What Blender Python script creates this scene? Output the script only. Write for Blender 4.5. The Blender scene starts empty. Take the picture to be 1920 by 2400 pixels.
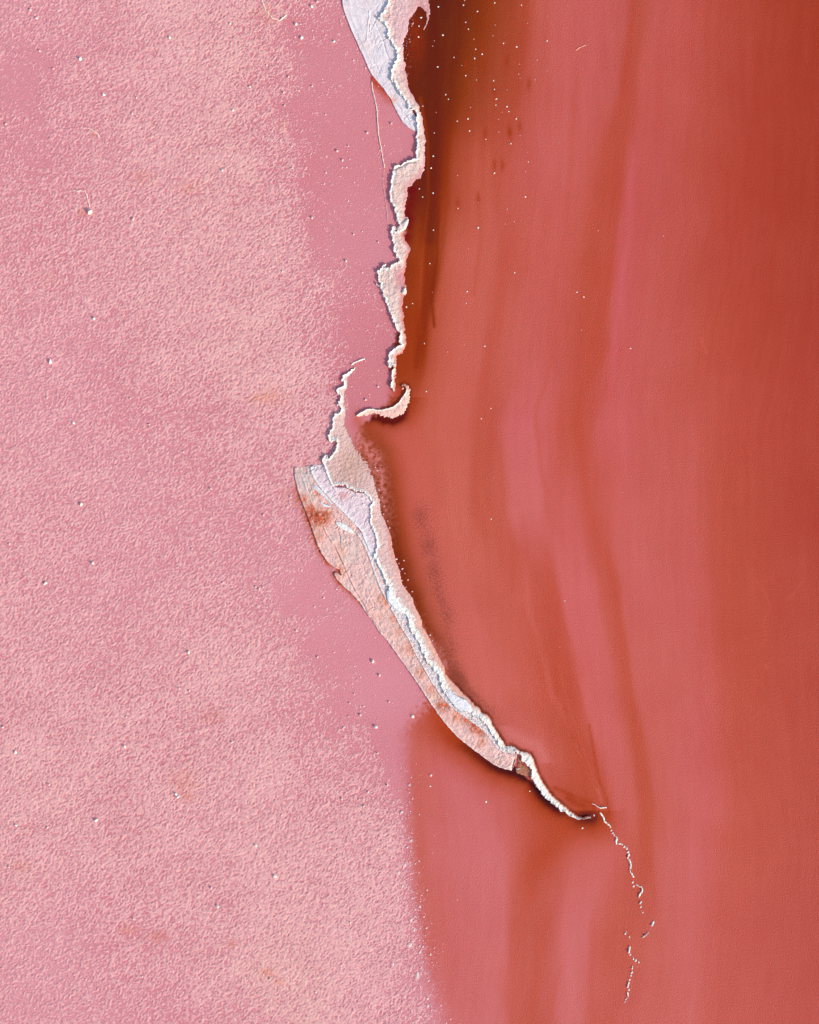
import bpy, math, random
import numpy as np

# ------------------------------------------------------------------ camera, sky, sun, exposure
S = 0.05                                   # metres per photograph pixel (the frame is 96 m x 120 m of lake)
def WX(px): return (np.asarray(px, dtype=float) - 960.0) * S
def WY(py): return (1200.0 - np.asarray(py, dtype=float)) * S

scene = bpy.context.scene
C = scene.collection
cam_d = bpy.data.cameras.new('camera')
cam = bpy.data.objects.new('camera', cam_d)
C.objects.link(cam)
cam.location = (0, 0, 150)
cam.rotation_euler = (0, 0, 0)
cam_d.sensor_fit = 'VERTICAL'
cam_d.angle = 2 * math.atan(60 / 150)
cam_d.clip_end = 20000
scene.camera = cam

SUN_EL = math.radians(25)
AZ = math.atan2(0.82, -0.57)               # clockwise from +Y: the sun stands low at lower right of the frame
world = bpy.data.worlds.new('World')
scene.world = world
world.use_nodes = True
wn = world.node_tree
wn.nodes.clear()
wo = wn.nodes.new('ShaderNodeOutputWorld')
bg = wn.nodes.new('ShaderNodeBackground')
sky = wn.nodes.new('ShaderNodeTexSky')
sky.sky_type = 'NISHITA'
sky.sun_disc = False
sky.sun_elevation = SUN_EL
sky.sun_rotation = AZ
bg.inputs['Strength'].default_value = 0.15
wn.links.new(sky.outputs[0], bg.inputs[0])
wn.links.new(bg.outputs[0], wo.inputs[0])

sun_d = bpy.data.lights.new('sun', 'SUN')
sun_d.energy = 2.6
sun_d.angle = math.radians(0.5)
sun_d.color = (1.0, 0.93, 0.82)
sun = bpy.data.objects.new('sun', sun_d)
C.objects.link(sun)
sun.rotation_euler = (math.pi / 2 - SUN_EL, 0, math.pi - AZ)
sun.location = (40, -30, 60)

scene.view_settings.view_transform = 'Standard'
scene.view_settings.look = 'None'
scene.view_settings.exposure = 0.74
scene.view_settings.gamma = 1.0
scene.view_settings.use_curve_mapping = False

# light arriving on level ground (measured from a test), used only to turn picture colours into surface colours
KL = np.array([0.99, 1.00, 1.10])

# ------------------------------------------------------------------ maths helpers
def lin(c):
    c = np.asarray(c, dtype=float) / 255.0
    return np.where(c <= 0.04045, c / 12.92, ((c + 0.055) / 1.055) ** 2.4)
def alb(c):
    return np.clip(lin(c) / KL, 0.004, 0.88)

def perlin(x, y, seed):
    r = np.random.RandomState(seed)
    ang = r.rand(256) * 2 * np.pi
    gx, gy = np.cos(ang), np.sin(ang)
    p = r.permutation(256)
    xi = np.floor(x).astype(np.int64); yi = np.floor(y).astype(np.int64)
    xf = x - xi; yf = y - yi
    u = xf * xf * xf * (xf * (xf * 6 - 15) + 10); v = yf * yf * yf * (yf * (yf * 6 - 15) + 10)
    def g(ix, iy, dx, dy):
        h = p[(p[ix & 255] + iy) & 255]
        return gx[h] * dx + gy[h] * dy
    a = g(xi, yi, xf, yf); b = g(xi + 1, yi, xf - 1, yf)
    c = g(xi, yi + 1, xf, yf - 1); d = g(xi + 1, yi + 1, xf - 1, yf - 1)
    return ((a + (b - a) * u) * (1 - v) + (c + (d - c) * u) * v) * 1.5
def fbm(x, y, wl, seed, octaves=3, gain=0.5):
    s = 0; a = 1.0; t = 0
    for o in range(octaves):
        s = s + a * perlin(x / wl + 17.3 * o, y / wl - 9.1 * o, seed + o)
        t += a * a; a *= gain; wl *= 0.5
    return s / math.sqrt(t)

def sm(e0, e1, x):
    t = np.clip((x - e0) / (e1 - e0), 0, 1)
    return t * t * (3 - 2 * t)
def mixc(a, b, t):
    t = np.asarray(t)[..., None]
    return a * (1 - t) + b * t

def Z(x0, y0, s, pts):                     # points read off an enlargement of the photograph
    return [(x0 + u / s, y0 + v / s) for u, v in pts]
ZA = lambda p: Z(700, 0, 4.3125, p)
ZB = lambda p: Z(700, 400, 4.3125, p)
ZC = lambda p: Z(660, 820, 4.3125, p)
ZD = lambda p: Z(680, 1200, 4.3125, p)
ZE = lambda p: Z(940, 1500, 4.3125, p)
ZF = lambda p: Z(1280, 1860, 3.994, p)

def jag(pl, amp, wl, seed, step=1.3, octaves=5):
    """break a line up into short pieces and fray it sideways"""
    out = []
    s = 0.0
    pl = [np.array(p, float) for p in pl]
    P = []
    for a, b in zip(pl[:-1], pl[1:]):
        n = max(1, int(np.linalg.norm(b - a) / step))
        d = (b - a) / (np.linalg.norm(b - a) + 1e-9)
        for i in range(n):
            P.append((a + (b - a) * i / n, d, s)); s += np.linalg.norm(b - a) / n
    P.append((pl[-1], d, s))
    q = np.array([p[0] for p in P]); d = np.array([p[1] for p in P]); ss = np.array([p[2] for p in P])
    off = fbm(ss, ss * 0 + seed * 3.7, wl, seed, octaves, 0.62) * amp
    fade = np.minimum(1, np.minimum(ss, ss[-1] - ss) / 6.0)
    n = np.stack([-d[:, 1], d[:, 0]], 1)
    # smooth the corners a little before fraying
    k = np.array([1, 2, 3, 2, 1.]) / 9
    if len(q) > 8:
        for j in (0, 1):
            t = np.convolve(np.pad(q[:, j], 2, mode='edge'), k, mode='valid'); t[0] = q[0, j]; t[-1] = q[-1, j]
            q[:, j] = t
    return q + n * (off * fade)[:, None]

def dist(X, Y, pl, maxd=150.0):
    """distance of every grid point (rows of Y) to a polyline, capped"""
    pl = np.asarray(pl, float)
    A = pl[:-1]; B = pl[1:]
    X = np.asarray(X, float); Y = np.asarray(Y, float); maxd = float(maxd)
    out = np.full(X.shape, maxd)
    ys = Y[:, 0]
    nb = 40
    for r in range(0, X.shape[0], nb):
        y0 = ys[r:r + nb].min() - maxd; y1 = ys[r:r + nb].max() + maxd
        k = (np.maximum(A[:, 1], B[:, 1]) >= y0) & (np.minimum(A[:, 1], B[:, 1]) <= y1)
        k &= (np.maximum(A[:, 0], B[:, 0]) >= X.min() - maxd) & (np.minimum(A[:, 0], B[:, 0]) <= X.max() + maxd)
        x = X[r:r + nb]; y = Y[r:r + nb]
        best = np.full(x.shape, maxd * maxd)
        for a, b in zip(A[k], B[k]):
            vx, vy = b - a
            L = vx * vx + vy * vy + 1e-9
            c0 = np.searchsorted(X[0], min(a[0], b[0]) - maxd); c1 = np.searchsorted(X[0], max(a[0], b[0]) + maxd)
            xs = x[:, c0:c1]; yy = y[:, c0:c1]
            t = np.clip(((xs - a[0]) * vx + (yy - a[1]) * vy) / L, 0, 1)
            dd = (xs - a[0] - t * vx) ** 2 + (yy - a[1] - t * vy) ** 2
            np.minimum(best[:, c0:c1], dd, out=best[:, c0:c1])
        out[r:r + nb] = np.sqrt(best)
    return out

def inside(X, Y, poly):
    poly = np.asarray(poly, float)
    xs = X[0]; ys = Y[:, 0]
    res = np.zeros(X.shape, bool)
    a = poly; b = np.roll(poly, -1, axis=0)
    for i, y in enumerate(ys):
        k = (a[:, 1] > y) != (b[:, 1] > y)
        if not k.any(): continue
        xc = a[k, 0] + (y - a[k, 1]) * (b[k, 0] - a[k, 0]) / (b[k, 1] - a[k, 1])
        res[i] = (np.searchsorted(np.sort(xc), xs) % 2) == 1
    return res

# ------------------------------------------------------------------ materials
def material(name, rough=0.7, spec=0.3, bump=(0, 1, 1), grain=0.1, grain_scale=4.0, water=False):
    m = bpy.data.materials.new(name)
    m.use_nodes = True
    nt = m.node_tree
    p = nt.nodes['Principled BSDF']
    at = nt.nodes.new('ShaderNodeAttribute'); at.attribute_name = 'Col'
    geo = nt.nodes.new('ShaderNodeNewGeometry')
    n1 = nt.nodes.new('ShaderNodeTexNoise'); n1.inputs['Scale'].default_value = grain_scale; n1.inputs['Detail'].default_value = 3
    nt.links.new(geo.outputs['Position'], n1.inputs['Vector'])
    mr = nt.nodes.new('ShaderNodeMapRange')
    mr.inputs['From Min'].default_value = 0.25; mr.inputs['From Max'].default_value = 0.75
    mr.inputs['To Min'].default_value = 1 - grain; mr.inputs['To Max'].default_value = 1 + grain
    nt.links.new(n1.outputs['Fac'], mr.inputs['Value'])
    sc = nt.nodes.new('ShaderNodeVectorMath'); sc.operation = 'SCALE'
    nt.links.new(at.outputs['Color'], sc.inputs[0]); nt.links.new(mr.outputs[0], sc.inputs['Scale'])
    col = sc.outputs[0]
    if water:                              # drifting specks of algae where the attribute says so
        am = nt.nodes.new('ShaderNodeAttribute'); am.attribute_name = 'algae'
        n2 = nt.nodes.new('ShaderNodeTexNoise'); n2.inputs['Scale'].default_value = 4.5; n2.inputs['Detail'].default_value = 6
        n2.inputs['Roughness'].default_value = 0.85
        nt.links.new(geo.outputs['Position'], n2.inputs['Vector'])
        ad = nt.nodes.new('ShaderNodeMath'); ad.operation = 'ADD'
        nt.links.new(n2.outputs['Fac'], ad.inputs[0]); nt.links.new(am.outputs['Fac'], ad.inputs[1])
        rp = nt.nodes.new('ShaderNodeMapRange'); rp.inputs['From Min'].default_value = 0.69; rp.inputs['From Max'].default_value = 0.86
        rp.inputs['To Max'].default_value = 0.6
        nt.links.new(ad.outputs[0], rp.inputs['Value'])
        mx = nt.nodes.new('ShaderNodeMix'); mx.data_type = 'RGBA'
        nt.links.new(rp.outputs[0], mx.inputs[0]); nt.links.new(col, mx.inputs[6])
        mx.inputs[7].default_value = (*alb((105, 45, 32)), 1)
        col = mx.outputs[2]
    nt.links.new(col, p.inputs['Base Color'])
    p.inputs['Roughness'].default_value = rough
    p.inputs['Specular IOR Level'].default_value = spec
    amt, sca, dst = bump
    if amt > 0:
        nb = nt.nodes.new('ShaderNodeTexNoise'); nb.inputs['Scale'].default_value = sca; nb.inputs['Detail'].default_value = 4
        nb.inputs['Roughness'].default_value = 0.6
        nt.links.new(geo.outputs['Position'], nb.inputs['Vector'])
        bp = nt.nodes.new('ShaderNodeBump'); bp.inputs['Strength'].default_value = amt; bp.inputs['Distance'].default_value = dst
        nt.links.new(nb.outputs['Fac'], bp.inputs['Height'])
        nt.links.new(bp.outputs[0], p.inputs['Normal'])
    return m

M_WATER = material('brine', rough=0.35, spec=0.08, bump=(0.8, 6.5, 0.09), grain=0.10, grain_scale=8, water=True)
M_FLAT = material('pink_salt_crust', rough=0.8, spec=0.15, bump=(0.6, 9.0, 0.07), grain=0.06, grain_scale=9)
M_SALT = material('white_salt', rough=0.75, spec=0.35, bump=(0.8, 7.0, 0.06), grain=0.1, grain_scale=5)
M_MUD = material('orange_salt_mud', rough=0.85, spec=0.25, bump=(0.8, 6.0, 0.06), grain=0.14, grain_scale=3)

# ------------------------------------------------------------------ mesh helpers
def grid_mesh(name, X, Y, Zh, col, mat, keep=None, parent=None, origin=(0, 0, 0), extra=None, smooth=True):
    ny, nx = X.shape
    idx = np.arange(nx * ny).reshape(ny, nx)
    q = np.stack([idx[1:, :-1], idx[1:, 1:], idx[:-1, 1:], idx[:-1, :-1]], -1).reshape(-1, 4)   # rows run down the picture
    if keep is not None:
        kk = (keep[1:, :-1] | keep[1:, 1:] | keep[:-1, 1:] | keep[:-1, :-1]).reshape(-1)
        q = q[kk]
    used = np.unique(q)
    re = np.full(nx * ny, -1, np.int64); re[used] = np.arange(len(used))
    q = re[q]
    co = np.stack([WX(X), WY(Y), Zh], -1).reshape(-1, 3)[used] - np.array(origin)
    me = bpy.data.meshes.new(name)
    me.vertices.add(len(co)); me.vertices.foreach_set('co', co.astype(np.float32).ravel())
    me.loops.add(len(q) * 4); me.loops.foreach_set('vertex_index', q.astype(np.int32).ravel())
    me.polygons.add(len(q)); me.polygons.foreach_set('loop_start', np.arange(0, len(q) * 4, 4, dtype=np.int32))
    me.polygons.foreach_set('use_smooth', np.full(len(q), smooth))
    at = me.attributes.new('Col', 'FLOAT_COLOR', 'POINT')
    c4 = np.ones((len(used), 4), np.float32); c4[:, :3] = col.reshape(-1, 3)[used]
    at.data.foreach_set('color', c4.ravel())
    if extra is not None:
        for k, v in extra.items():
            a = me.attributes.new(k, 'FLOAT', 'POINT'); a.data.foreach_set('value', v.reshape(-1)[used].astype(np.float32))
    me.materials.append(mat)
    me.update(calc_edges=True)
    o = bpy.data.objects.new(name, me)
    C.objects.link(o)
    if parent is not None: o.parent = parent
    return o

def tag(o, label=None, cat=None, group=None, kind=None):
    if label: o['label'] = label
    if cat: o['category'] = cat
    if group: o['group'] = group
    if kind: o['kind'] = kind
    return o
def thing(name, label, cat, px, py, group=None):
    o = bpy.data.objects.new(name, None); C.objects.link(o)
    o.location = (float(WX(px)), float(WY(py)), 0)
    return tag(o, label, cat, group)

def patch(name, parent, poly, hfun, cfun, mat, step=1.0, lines=(), low=-0.06):
    """a piece of crust: heights and colours on a fine net inside an outline; returns the object"""
    poly = np.asarray(poly, float)
    x0, y0 = poly.min(0) - 3; x1, y1 = poly.max(0) + 3
    xs = np.arange(x0, x1, step); ys = np.arange(y0, y1, step)
    X, Y = np.meshgrid(xs, ys)
    ins = inside(X, Y, poly)
    closed = np.vstack([poly, poly[:1]])
    d = dist(X, Y, closed, 60)
    dl = [dist(X, Y, l, 120) for l in lines]
    h = hfun(X, Y, d, *dl)
    z = np.where(ins, h, np.minimum(low, h - 0.25))
    col = cfun(X, Y, d, h, *dl)
    org = (float(parent.location.x), float(parent.location.y), 0) if parent is not None else (0, 0, 0)
    return grid_mesh(name, X, Y, z, col, mat, keep=ins, parent=parent, origin=org)

def cracks(X, Y, wl, seed, w=0.05, stretch=2.2, a=0.5):
    ca, sa = math.cos(a), math.sin(a)
    u = X * sa + Y * ca; v = X * ca - Y * sa
    f = fbm(u / stretch, v, wl, seed, 3, 0.55); g = fbm(u / stretch, v, wl * 1.7, seed + 40, 3, 0.55)
    on = sm(-0.3, 0.5, fbm(X, Y, wl * 2.2, seed + 80, 2))
    return (np.exp(-(f / w) ** 2) * 1.0 - 0.8 * np.exp(-((f - 1.9 * w) / w) ** 2) + 0.8 * np.exp(-(g / w) ** 2)) * on
def groove(X, Y, pts, w, depth):
    dd = dist(X, Y, np.asarray(pts, float), w * 4)
    return depth * np.exp(-(dd / w) ** 2)

def idw(x, y, pts, power=2.6):
    P = np.array([p[:2] for p in pts], float); V = np.array([p[2] for p in pts], float)
    if V.ndim == 1: V = V[:, None]
    num = 0; den = 0
    for i in range(len(P)):
        w = 1.0 / (((x - P[i, 0]) ** 2 + (y - P[i, 1]) ** 2 + 900.0) ** (power / 2))
        num = num + w[..., None] * V[i]; den = den + w
    return num / den[..., None]

# ------------------------------------------------------------------ outlines of the banks (photograph pixels)
U_L = ZA([(900, -60), (905, 40), (870, 80), (830, 150), (800, 190), (860, 240), (890, 290), (905, 380), (950, 450), (1000, 520),
          (1000, 570), (970, 640), (930, 740), (930, 790), (985, 870), (1000, 930), (1060, 990), (1100, 1080), (1130, 1112),
          (1170, 1122), (1190, 1180), (1200, 1300), (1190, 1450), (1195, 1610), (1130, 1615), (1040, 1660), (960, 1700),
          (955, 1750), (935, 1800), (930, 1880), (915, 1950), (920, 2010), (960, 2090)]) + \
      ZB([(985, 460), (1010, 540), (1020, 575), (1000, 610), (978, 612), (975, 565), (935, 575), (932, 640), (945, 720),
          (965, 800), (985, 880), (1025, 905), (960, 950), (900, 992), (868, 985), (890, 940), (850, 955), (800, 1010),
          (795, 1050), (810, 1120), (830, 1170), (850, 1240), (880, 1320), (905, 1390), (935, 1470), (950, 1540), (985, 1590),
          (1010, 1640), (1022, 1740), (1045, 1765), (985, 1782), (930, 1830), (905, 1890), (900, 1950), (915, 1990),
          (960, 1960), (950, 2010), (940, 2080)]) + ZC([(1107, 345), (1115, 380), (1130, 420)])
U_R = ZA([(1335, -60), (1330, 80), (1322, 185), (1300, 175), (1285, 130), (1240, 85), (1205, 60), (1190, 130), (1130, 180),
          (1112, 250), (1098, 330), (1060, 430), (1060, 520), (1080, 650), (1090, 780), (1110, 880), (1160, 970), (1220, 1080),
          (1250, 1200), (1270, 1300), (1284, 1400), (1278, 1600), (1266, 1720), (1240, 1800)]) + \
      ZB([(1180, 100), (1150, 155), (1105, 170), (1110, 230), (1090, 300), (1080, 390), (1070, 460), (1110, 480), (1105, 520),
          (1090, 580), (1055, 630), (1080, 690), (1110, 740), (1130, 780), (1110, 850), (1090, 900), (1085, 960), (1070, 1050),
          (1075, 1120), (1090, 1180), (1092, 1240), (1070, 1270), (1050, 1320), (1055, 1400), (1070, 1480), (1070, 1560),
          (1080, 1650), (1095, 1745), (1080, 1790), (1060, 1830), (1000, 1870), (985, 1920), (987, 2000), (985, 2080)]) + \
      ZC([(1155, 250), (1150, 340), (1150, 415)])
SLAB = ZA([(435, -60), (445, 60), (465, 140), (495, 210), (535, 310), (575, 400), (620, 500), (670, 610), (730, 745), (790, 820),
           (850, 890), (900, 960), (935, 1005), (955, 1060), (1000, 1150), (1050, 1235), (1110, 1290), (1180, 1335), (1215, 1300),
           (1200, 1200), (1150, 1130), (1090, 1000), (1030, 850), (1010, 650), (990, 450), (920, 250), (930, -60)])
CURL_T = ZC([(750, 670), (800, 632), (860, 600), (920, 595), (960, 607), (1040, 600), (1130, 575), (1190, 520), (1240, 450),
             (1262, 405), (1255, 375), (1232, 362), (1214, 372)])
CURL_B = ZC([(755, 672), (810, 674), (870, 657), (920, 637), (960, 647), (1010, 662), (1040, 685), (1070, 680), (1120, 697),
             (1180, 672), (1230, 650), (1270, 590), (1290, 520), (1300, 440), (1298, 400), (1280, 358), (1248, 340), (1212, 350)])
M_L = ZC([(750, 170), (680, 230), (630, 265), (597, 310), (635, 332), (610, 370), (555, 400), (560, 440), (590, 460), (592, 510),
          (555, 560), (600, 575), (600, 620), (560, 640), (528, 665), (510, 720), (520, 770), (490, 830), (468, 880), (475, 920),
          (500, 945), (525, 905), (565, 940), (545, 1000), (520, 1050), (482, 1095), (450, 1058), (415, 1090), (418, 1150),
          (450, 1230), (480, 1320), (515, 1375), (560, 1360), (640, 1370), (730, 1420), (820, 1440), (885, 1480), (912, 1540),
          (887, 1620), (905, 1680), (890, 1740), (920, 1810), (950, 1890), (970, 1960), (950, 2050), (925, 2070)]) + \
      ZD([(840, 430), (870, 500), (920, 590), (945, 640), (960, 700), (1000, 760), (1000, 820), (1030, 880), (1080, 950),
          (1140, 1010), (1172, 1040), (1200, 1100), (1200, 1160), (1230, 1220), (1300, 1310), (1330, 1400), (1360, 1480),
          (1430, 1560), (1500, 1660), (1510, 1710), (1540, 1800), (1620, 1900)]) + \
      ZE([(540, 670), (600, 720), (690, 735), (740, 770), (790, 790), (850, 850), (900, 920), (960, 1010), (1000, 1090),
          (1060, 1110), (1120, 1130), (1165, 1130), (1200, 1160), (1240, 1240), (1320, 1300), (1320, 1390), (1360, 1460),
          (1430, 1560), (1500, 1630), (1600, 1700)]) + ZF([(40, 70), (90, 115), (140, 160), (200, 185), (240, 222), (290, 240),
          (340, 236), (420, 226)])
M_R = ZC([(752, 172), (735, 215), (700, 300), (690, 380), (665, 450), (665, 540), (680, 640), (690, 740), (740, 830), (770, 920),
          (860, 1000), (950, 1100), (975, 1200), (1000, 1300), (1008, 1400), (1030, 1520), (1060, 1640)]) + \
      ZD([(1014, 161), (1034, 340), (1062, 460), (1110, 600), (1132, 720), (1180, 790), (1240, 870), (1262, 950), (1300, 1020),
          (1330, 1090), (1340, 1150), (1390, 1230), (1440, 1330), (1500, 1450)]) + \
      ZE([(440, 270), (450, 340), (510, 410), (570, 470), (620, 530), (690, 590), (740, 650), (790, 680), (812, 730), (870, 750),
          (910, 800), (920, 850), (960, 910), (1010, 990), (1060, 1070), (1110, 1060), (1150, 1080), (1200, 1120), (1260, 1130),
          (1310, 1150), (1340, 1200), (1370, 1290), (1400, 1370), (1440, 1440), (1480, 1500), (1540, 1580), (1600, 1630),
          (1660, 1680), (1725, 1730)]) + ZF([(260, 188), (310, 213), (350, 218), (420, 205)])
SPIT_L = ZC([(125, 1200), (130, 1270), (155, 1380), (190, 1500), (230, 1600), (270, 1700), (300, 1790), (340, 1900)]) + \
         ZD([(270, 320), (320, 420), (380, 510), (440, 555), (500, 590), (520, 640), (470, 605), (442, 622), (470, 680), (540, 750),
             (620, 820), (700, 910), (760, 1000), (830, 1100), (900, 1210), (980, 1300), (1050, 1400), (1130, 1510), (1230, 1650),
             (1330, 1800), (1430, 1950), (1520, 2080)]) + \
         ZE([(460, 860), (560, 970), (680, 1070), (800, 1160), (920, 1250), (1000, 1290), (1120, 1322)])
SPIT_EDGE = [p for p in SPIT_L] + ZE([(1160, 1330), (1250, 1372), (1320, 1390), (1360, 1460), (1430, 1560), (1500, 1630), (1600, 1700)]) + \
            ZF([(40, 70), (90, 115), (140, 160), (200, 185), (240, 222), (290, 240), (340, 236), (420, 226)])

# ------------------------------------------------------------------ the water
EAST = {
 0:   [(1008,95,38,12),(1040,105,38,12),(1085,120,45,17),(1150,150,59,31),(1200,163,66,42),(1245,178,70,48),(1262,195,90,80),(1330,200,92,86),(1440,196,88,84),(1476,196,90,88),(1488,184,76,60),(1512,190,80,68),(1535,200,88,88),(1600,197,85,82),(1660,188,76,66),(1720,180,70,56),(1800,172,64,46),(1920,166,60,42)],
 200: [(950,125,45,22),(1000,108,40,13),(1066,122,45,15),(1110,150,59,32),(1165,166,68,46),(1222,176,70,48),(1245,190,84,72),(1330,200,92,86),(1420,198,90,86),(1450,196,88,84),(1463,184,72,56),(1484,184,72,58),(1500,200,88,86),(1600,196,84,80),(1650,188,78,68),(1700,180,70,56),(1800,172,62,46),(1920,168,60,44)],
 400: [(990,112,40,15),(1015,108,37,10),(1046,132,45,14),(1064,168,66,44),(1120,192,85,66),(1190,188,80,64),(1215,196,88,78),(1300,202,94,88),(1350,198,90,82),(1380,196,86,76),(1405,186,75,58),(1452,186,74,58),(1475,200,86,88),(1560,196,84,82),(1630,190,78,70),(1690,180,69,54),(1800,172,62,46),(1920,168,60,44)],
 600: [(955,140,50,24),(985,158,60,30),(1022,128,43,12),(1042,188,83,60),(1110,200,96,82),(1168,198,92,80),(1180,189,81,64),(1225,197,88,76),(1300,200,90,82),(1335,196,86,76),(1370,188,78,60),(1437,187,75,56),(1446,202,88,92),(1540,198,86,84),(1620,192,80,74),(1690,182,70,56),(1800,174,64,48),(1920,170,62,46)],
 800: [(950,158,58,28),(970,160,58,28),(1004,142,48,17),(1020,185,80,58),(1080,198,94,78),(1140,200,94,82),(1155,190,82,66),(1210,199,92,82),(1280,199,90,84),(1335,193,82,70),(1375,187,76,58),(1428,187,76,58),(1438,204,90,92),(1540,200,88,86),(1610,198,86,82),(1680,186,74,58),(1800,176,66,48),(1920,172,62,48)],
 1000:[(900,146,56,26),(935,172,66,38),(970,188,80,58),(1000,196,90,72),(1060,202,96,82),(1106,201,93,81),(1116,188,80,62),(1170,190,82,66),(1185,206,98,98),(1265,206,98,98),(1300,198,86,76),(1340,188,76,56),(1385,190,78,62),(1402,204,92,92),(1500,204,92,92),(1640,198,86,80),(1700,186,74,58),(1920,174,64,48)],
 1200:[(912,128,47,20),(935,150,54,24),(962,186,78,56),(1000,194,88,70),(1060,204,98,84),(1095,204,98,86),(1102,194,86,68),(1185,194,86,70),(1193,206,100,98),(1258,206,100,98),(1285,198,88,78),(1335,206,96,94),(1368,194,82,68),(1400,194,82,68),(1430,206,96,94),(1640,201,89,86),(1668,186,75,56),(1920,174,64,48)],
 1400:[(985,140,54,30),(1000,165,70,46),(1030,186,84,66),(1080,198,94,80),(1105,206,100,90),(1112,198,90,76),(1220,198,90,76),(1262,196,84,70),(1275,188,76,58),(1312,190,78,60),(1322,208,98,98),(1400,208,98,98),(1418,192,80,64),(1455,190,78,60),(1466,206,96,96),(1664,202,88,88),(1684,186,74,54),(1920,176,66,50)],
 1600:[(1065,165,72,52),(1085,192,88,72),(1110,204,98,86),(1140,206,100,92),(1170,200,92,80),(1200,202,94,82),(1260,198,86,70),(1290,188,76,56),(1335,187,75,55),(1360,192,80,64),(1372,208,98,98),(1435,206,96,94),(1452,192,80,64),(1475,190,78,60),(1488,206,96,94),(1668,202,90,88),(1690,188,76,56),(1920,178,68,52)],
 1760:[(1225,204,98,92),(1240,206,100,97),(1258,200,92,84),(1280,198,90,78),(1310,192,82,66),(1340,184,73,50),(1362,182,70,46),(1380,188,76,56),(1394,194,82,66),(1402,206,96,94),(1412,206,98,98),(1455,206,96,96),(1478,188,76,56),(1502,188,76,58),(1512,206,96,94),(1672,202,88,90),(1692,188,76,56),(1920,180,69,53)],
 1900:[(1300,186,76,54),(1320,182,70,46),(1340,176,66,40),(1360,178,67,42),(1380,178,66,40),(1395,188,76,56),(1410,182,70,48),(1422,190,78,60),(1430,204,94,90),(1440,206,98,98),(1450,206,98,98),(1475,204,94,90),(1492,188,76,56),(1518,188,76,58),(1528,206,96,94),(1676,204,92,94),(1696,190,78,58),(1920,180,69,53)],
}
SOUTH = {
 1600:[(900,212,130,142),(935,208,118,124),(955,198,96,90),(980,192,84,70),(1010,194,86,74),(1060,198,90,80),(1100,200,92,86),(1200,202,95,90),(1240,200,92,84),(1300,192,80,64),(1340,195,82,66),(1372,206,96,96),(1435,206,96,94),(1452,192,80,64),(1475,190,78,60),(1488,206,96,94),(1690,190,78,60),(1920,178,68,52)],
 1800:[(932,212,130,142),(950,204,110,114),(966,196,90,80),(985,196,88,74),(1006,203,98,94),(1050,206,102,104),(1120,206,102,104),(1200,204,98,96),(1224,192,82,66),(1300,188,76,56),(1340,188,76,56),(1372,190,80,64),(1440,206,96,94),(1475,190,78,60),(1500,190,78,60),(1514,206,96,94),(1692,190,78,60),(1920,180,69,53)],
 2000:[(944,214,138,142),(958,202,100,94),(985,194,84,70),(1010,205,100,98),(1080,206,104,104),(1183,208,105,107),(1198,200,92,84),(1230,190,80,62),(1285,190,79,62),(1340,201,93,86),(1400,204,96,90),(1440,204,94,90),(1478,196,84,72),(1520,190,78,62),(1532,206,96,98),(1655,206,96,98),(1682,192,80,62),(1920,180,69,53)],
 2200:[(966,212,128,132),(984,199,93,84),(1010,201,95,88),(1060,202,98,94),(1120,206,100,98),(1192,208,106,108),(1201,196,88,74),(1285,190,81,66),(1318,204,100,98),(1336,208,106,106),(1382,207,103,104),(1402,195,85,71),(1460,194,84,70),(1520,201,91,86),(1560,205,95,94),(1642,206,96,98),(1668,192,80,66),(1920,180,69,54)],
 2400:[(1018,210,122,128),(1050,204,100,98),(1080,204,101,98),(1140,206,103,102),(1192,208,106,108),(1201,196,88,74),(1268,191,81,66),(1300,197,89,80),(1316,207,105,105),(1362,206,103,104),(1382,194,84,70),(1430,196,86,74),(1490,203,93,90),(1560,205,95,94),(1600,205,95,94),(1640,204,94,94),(1664,193,81,68),(1920,180,69,54)],
}
def table(T, X, Y):
    ks = sorted(T)
    A = np.array([T[k] for k in ks], float)            # rows x stops x 4
    yr = np.clip(Y[:, 0], ks[0], ks[-1])
    out = np.zeros(X.shape + (3,))
    for i, y in enumerate(yr):
        j = min(max(np.searchsorted(ks, y, side='right') - 1, 0), len(ks) - 2)
        t = (y - ks[j]) / (ks[j + 1] - ks[j]); t = t * t * (3 - 2 * t) * 0.5 + t * 0.5
        row = A[j] * (1 - t) + A[j + 1] * t
        xs = np.maximum.accumulate(row[:, 0])
        for c in range(3): out[i, :, c] = np.interp(X[i], xs, row[:, c + 1])
    return out

def axis(a, b, fine, far, g=1.35):
    core = np.arange(a, b + fine, fine)
    lo = []; s = fine; v = a
    while v > -far: s *= g; v -= s; lo.append(v)
    hi = []; s = fine; v = core[-1]
    while v < far: s *= g; v += s; hi.append(v)
    return np.concatenate([lo[::-1], core, hi])
far = 110000
ax = axis(690, 1990, 3.0, far)
left = ax[ax < 690]
ax = np.concatenate([left[left < -120], np.arange(-100, 690, 16), ax[ax >= 690]])
ay = axis(-70, 2470, 3.0, far)
X, Y = np.meshgrid(ax, ay)
Xc = np.clip(X, -400, 2300); Yc = np.clip(Y, -300, 2700)
wx = fbm(Xc, Yc * 0.8, 420, 5, 3) * 14 + fbm(Xc * 3.2, Yc * 0.55, 120, 9, 4, 0.6) * 2
Xw = Xc + wx
e = table(EAST, Xw, Yc); s_ = table(SOUTH, Xw, Yc)
W3 = np.array([3.0, -1.5, -1.5])
def hblur(a, n):
    k = np.hanning(2 * n + 3)[1:-1]; k /= k.sum()
    p = np.pad(a, ((0, 0), (n, n), (0, 0)), mode='edge')
    return sum(k[i] * p[:, i:i + a.shape[1]] for i in range(len(k)))
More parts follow.
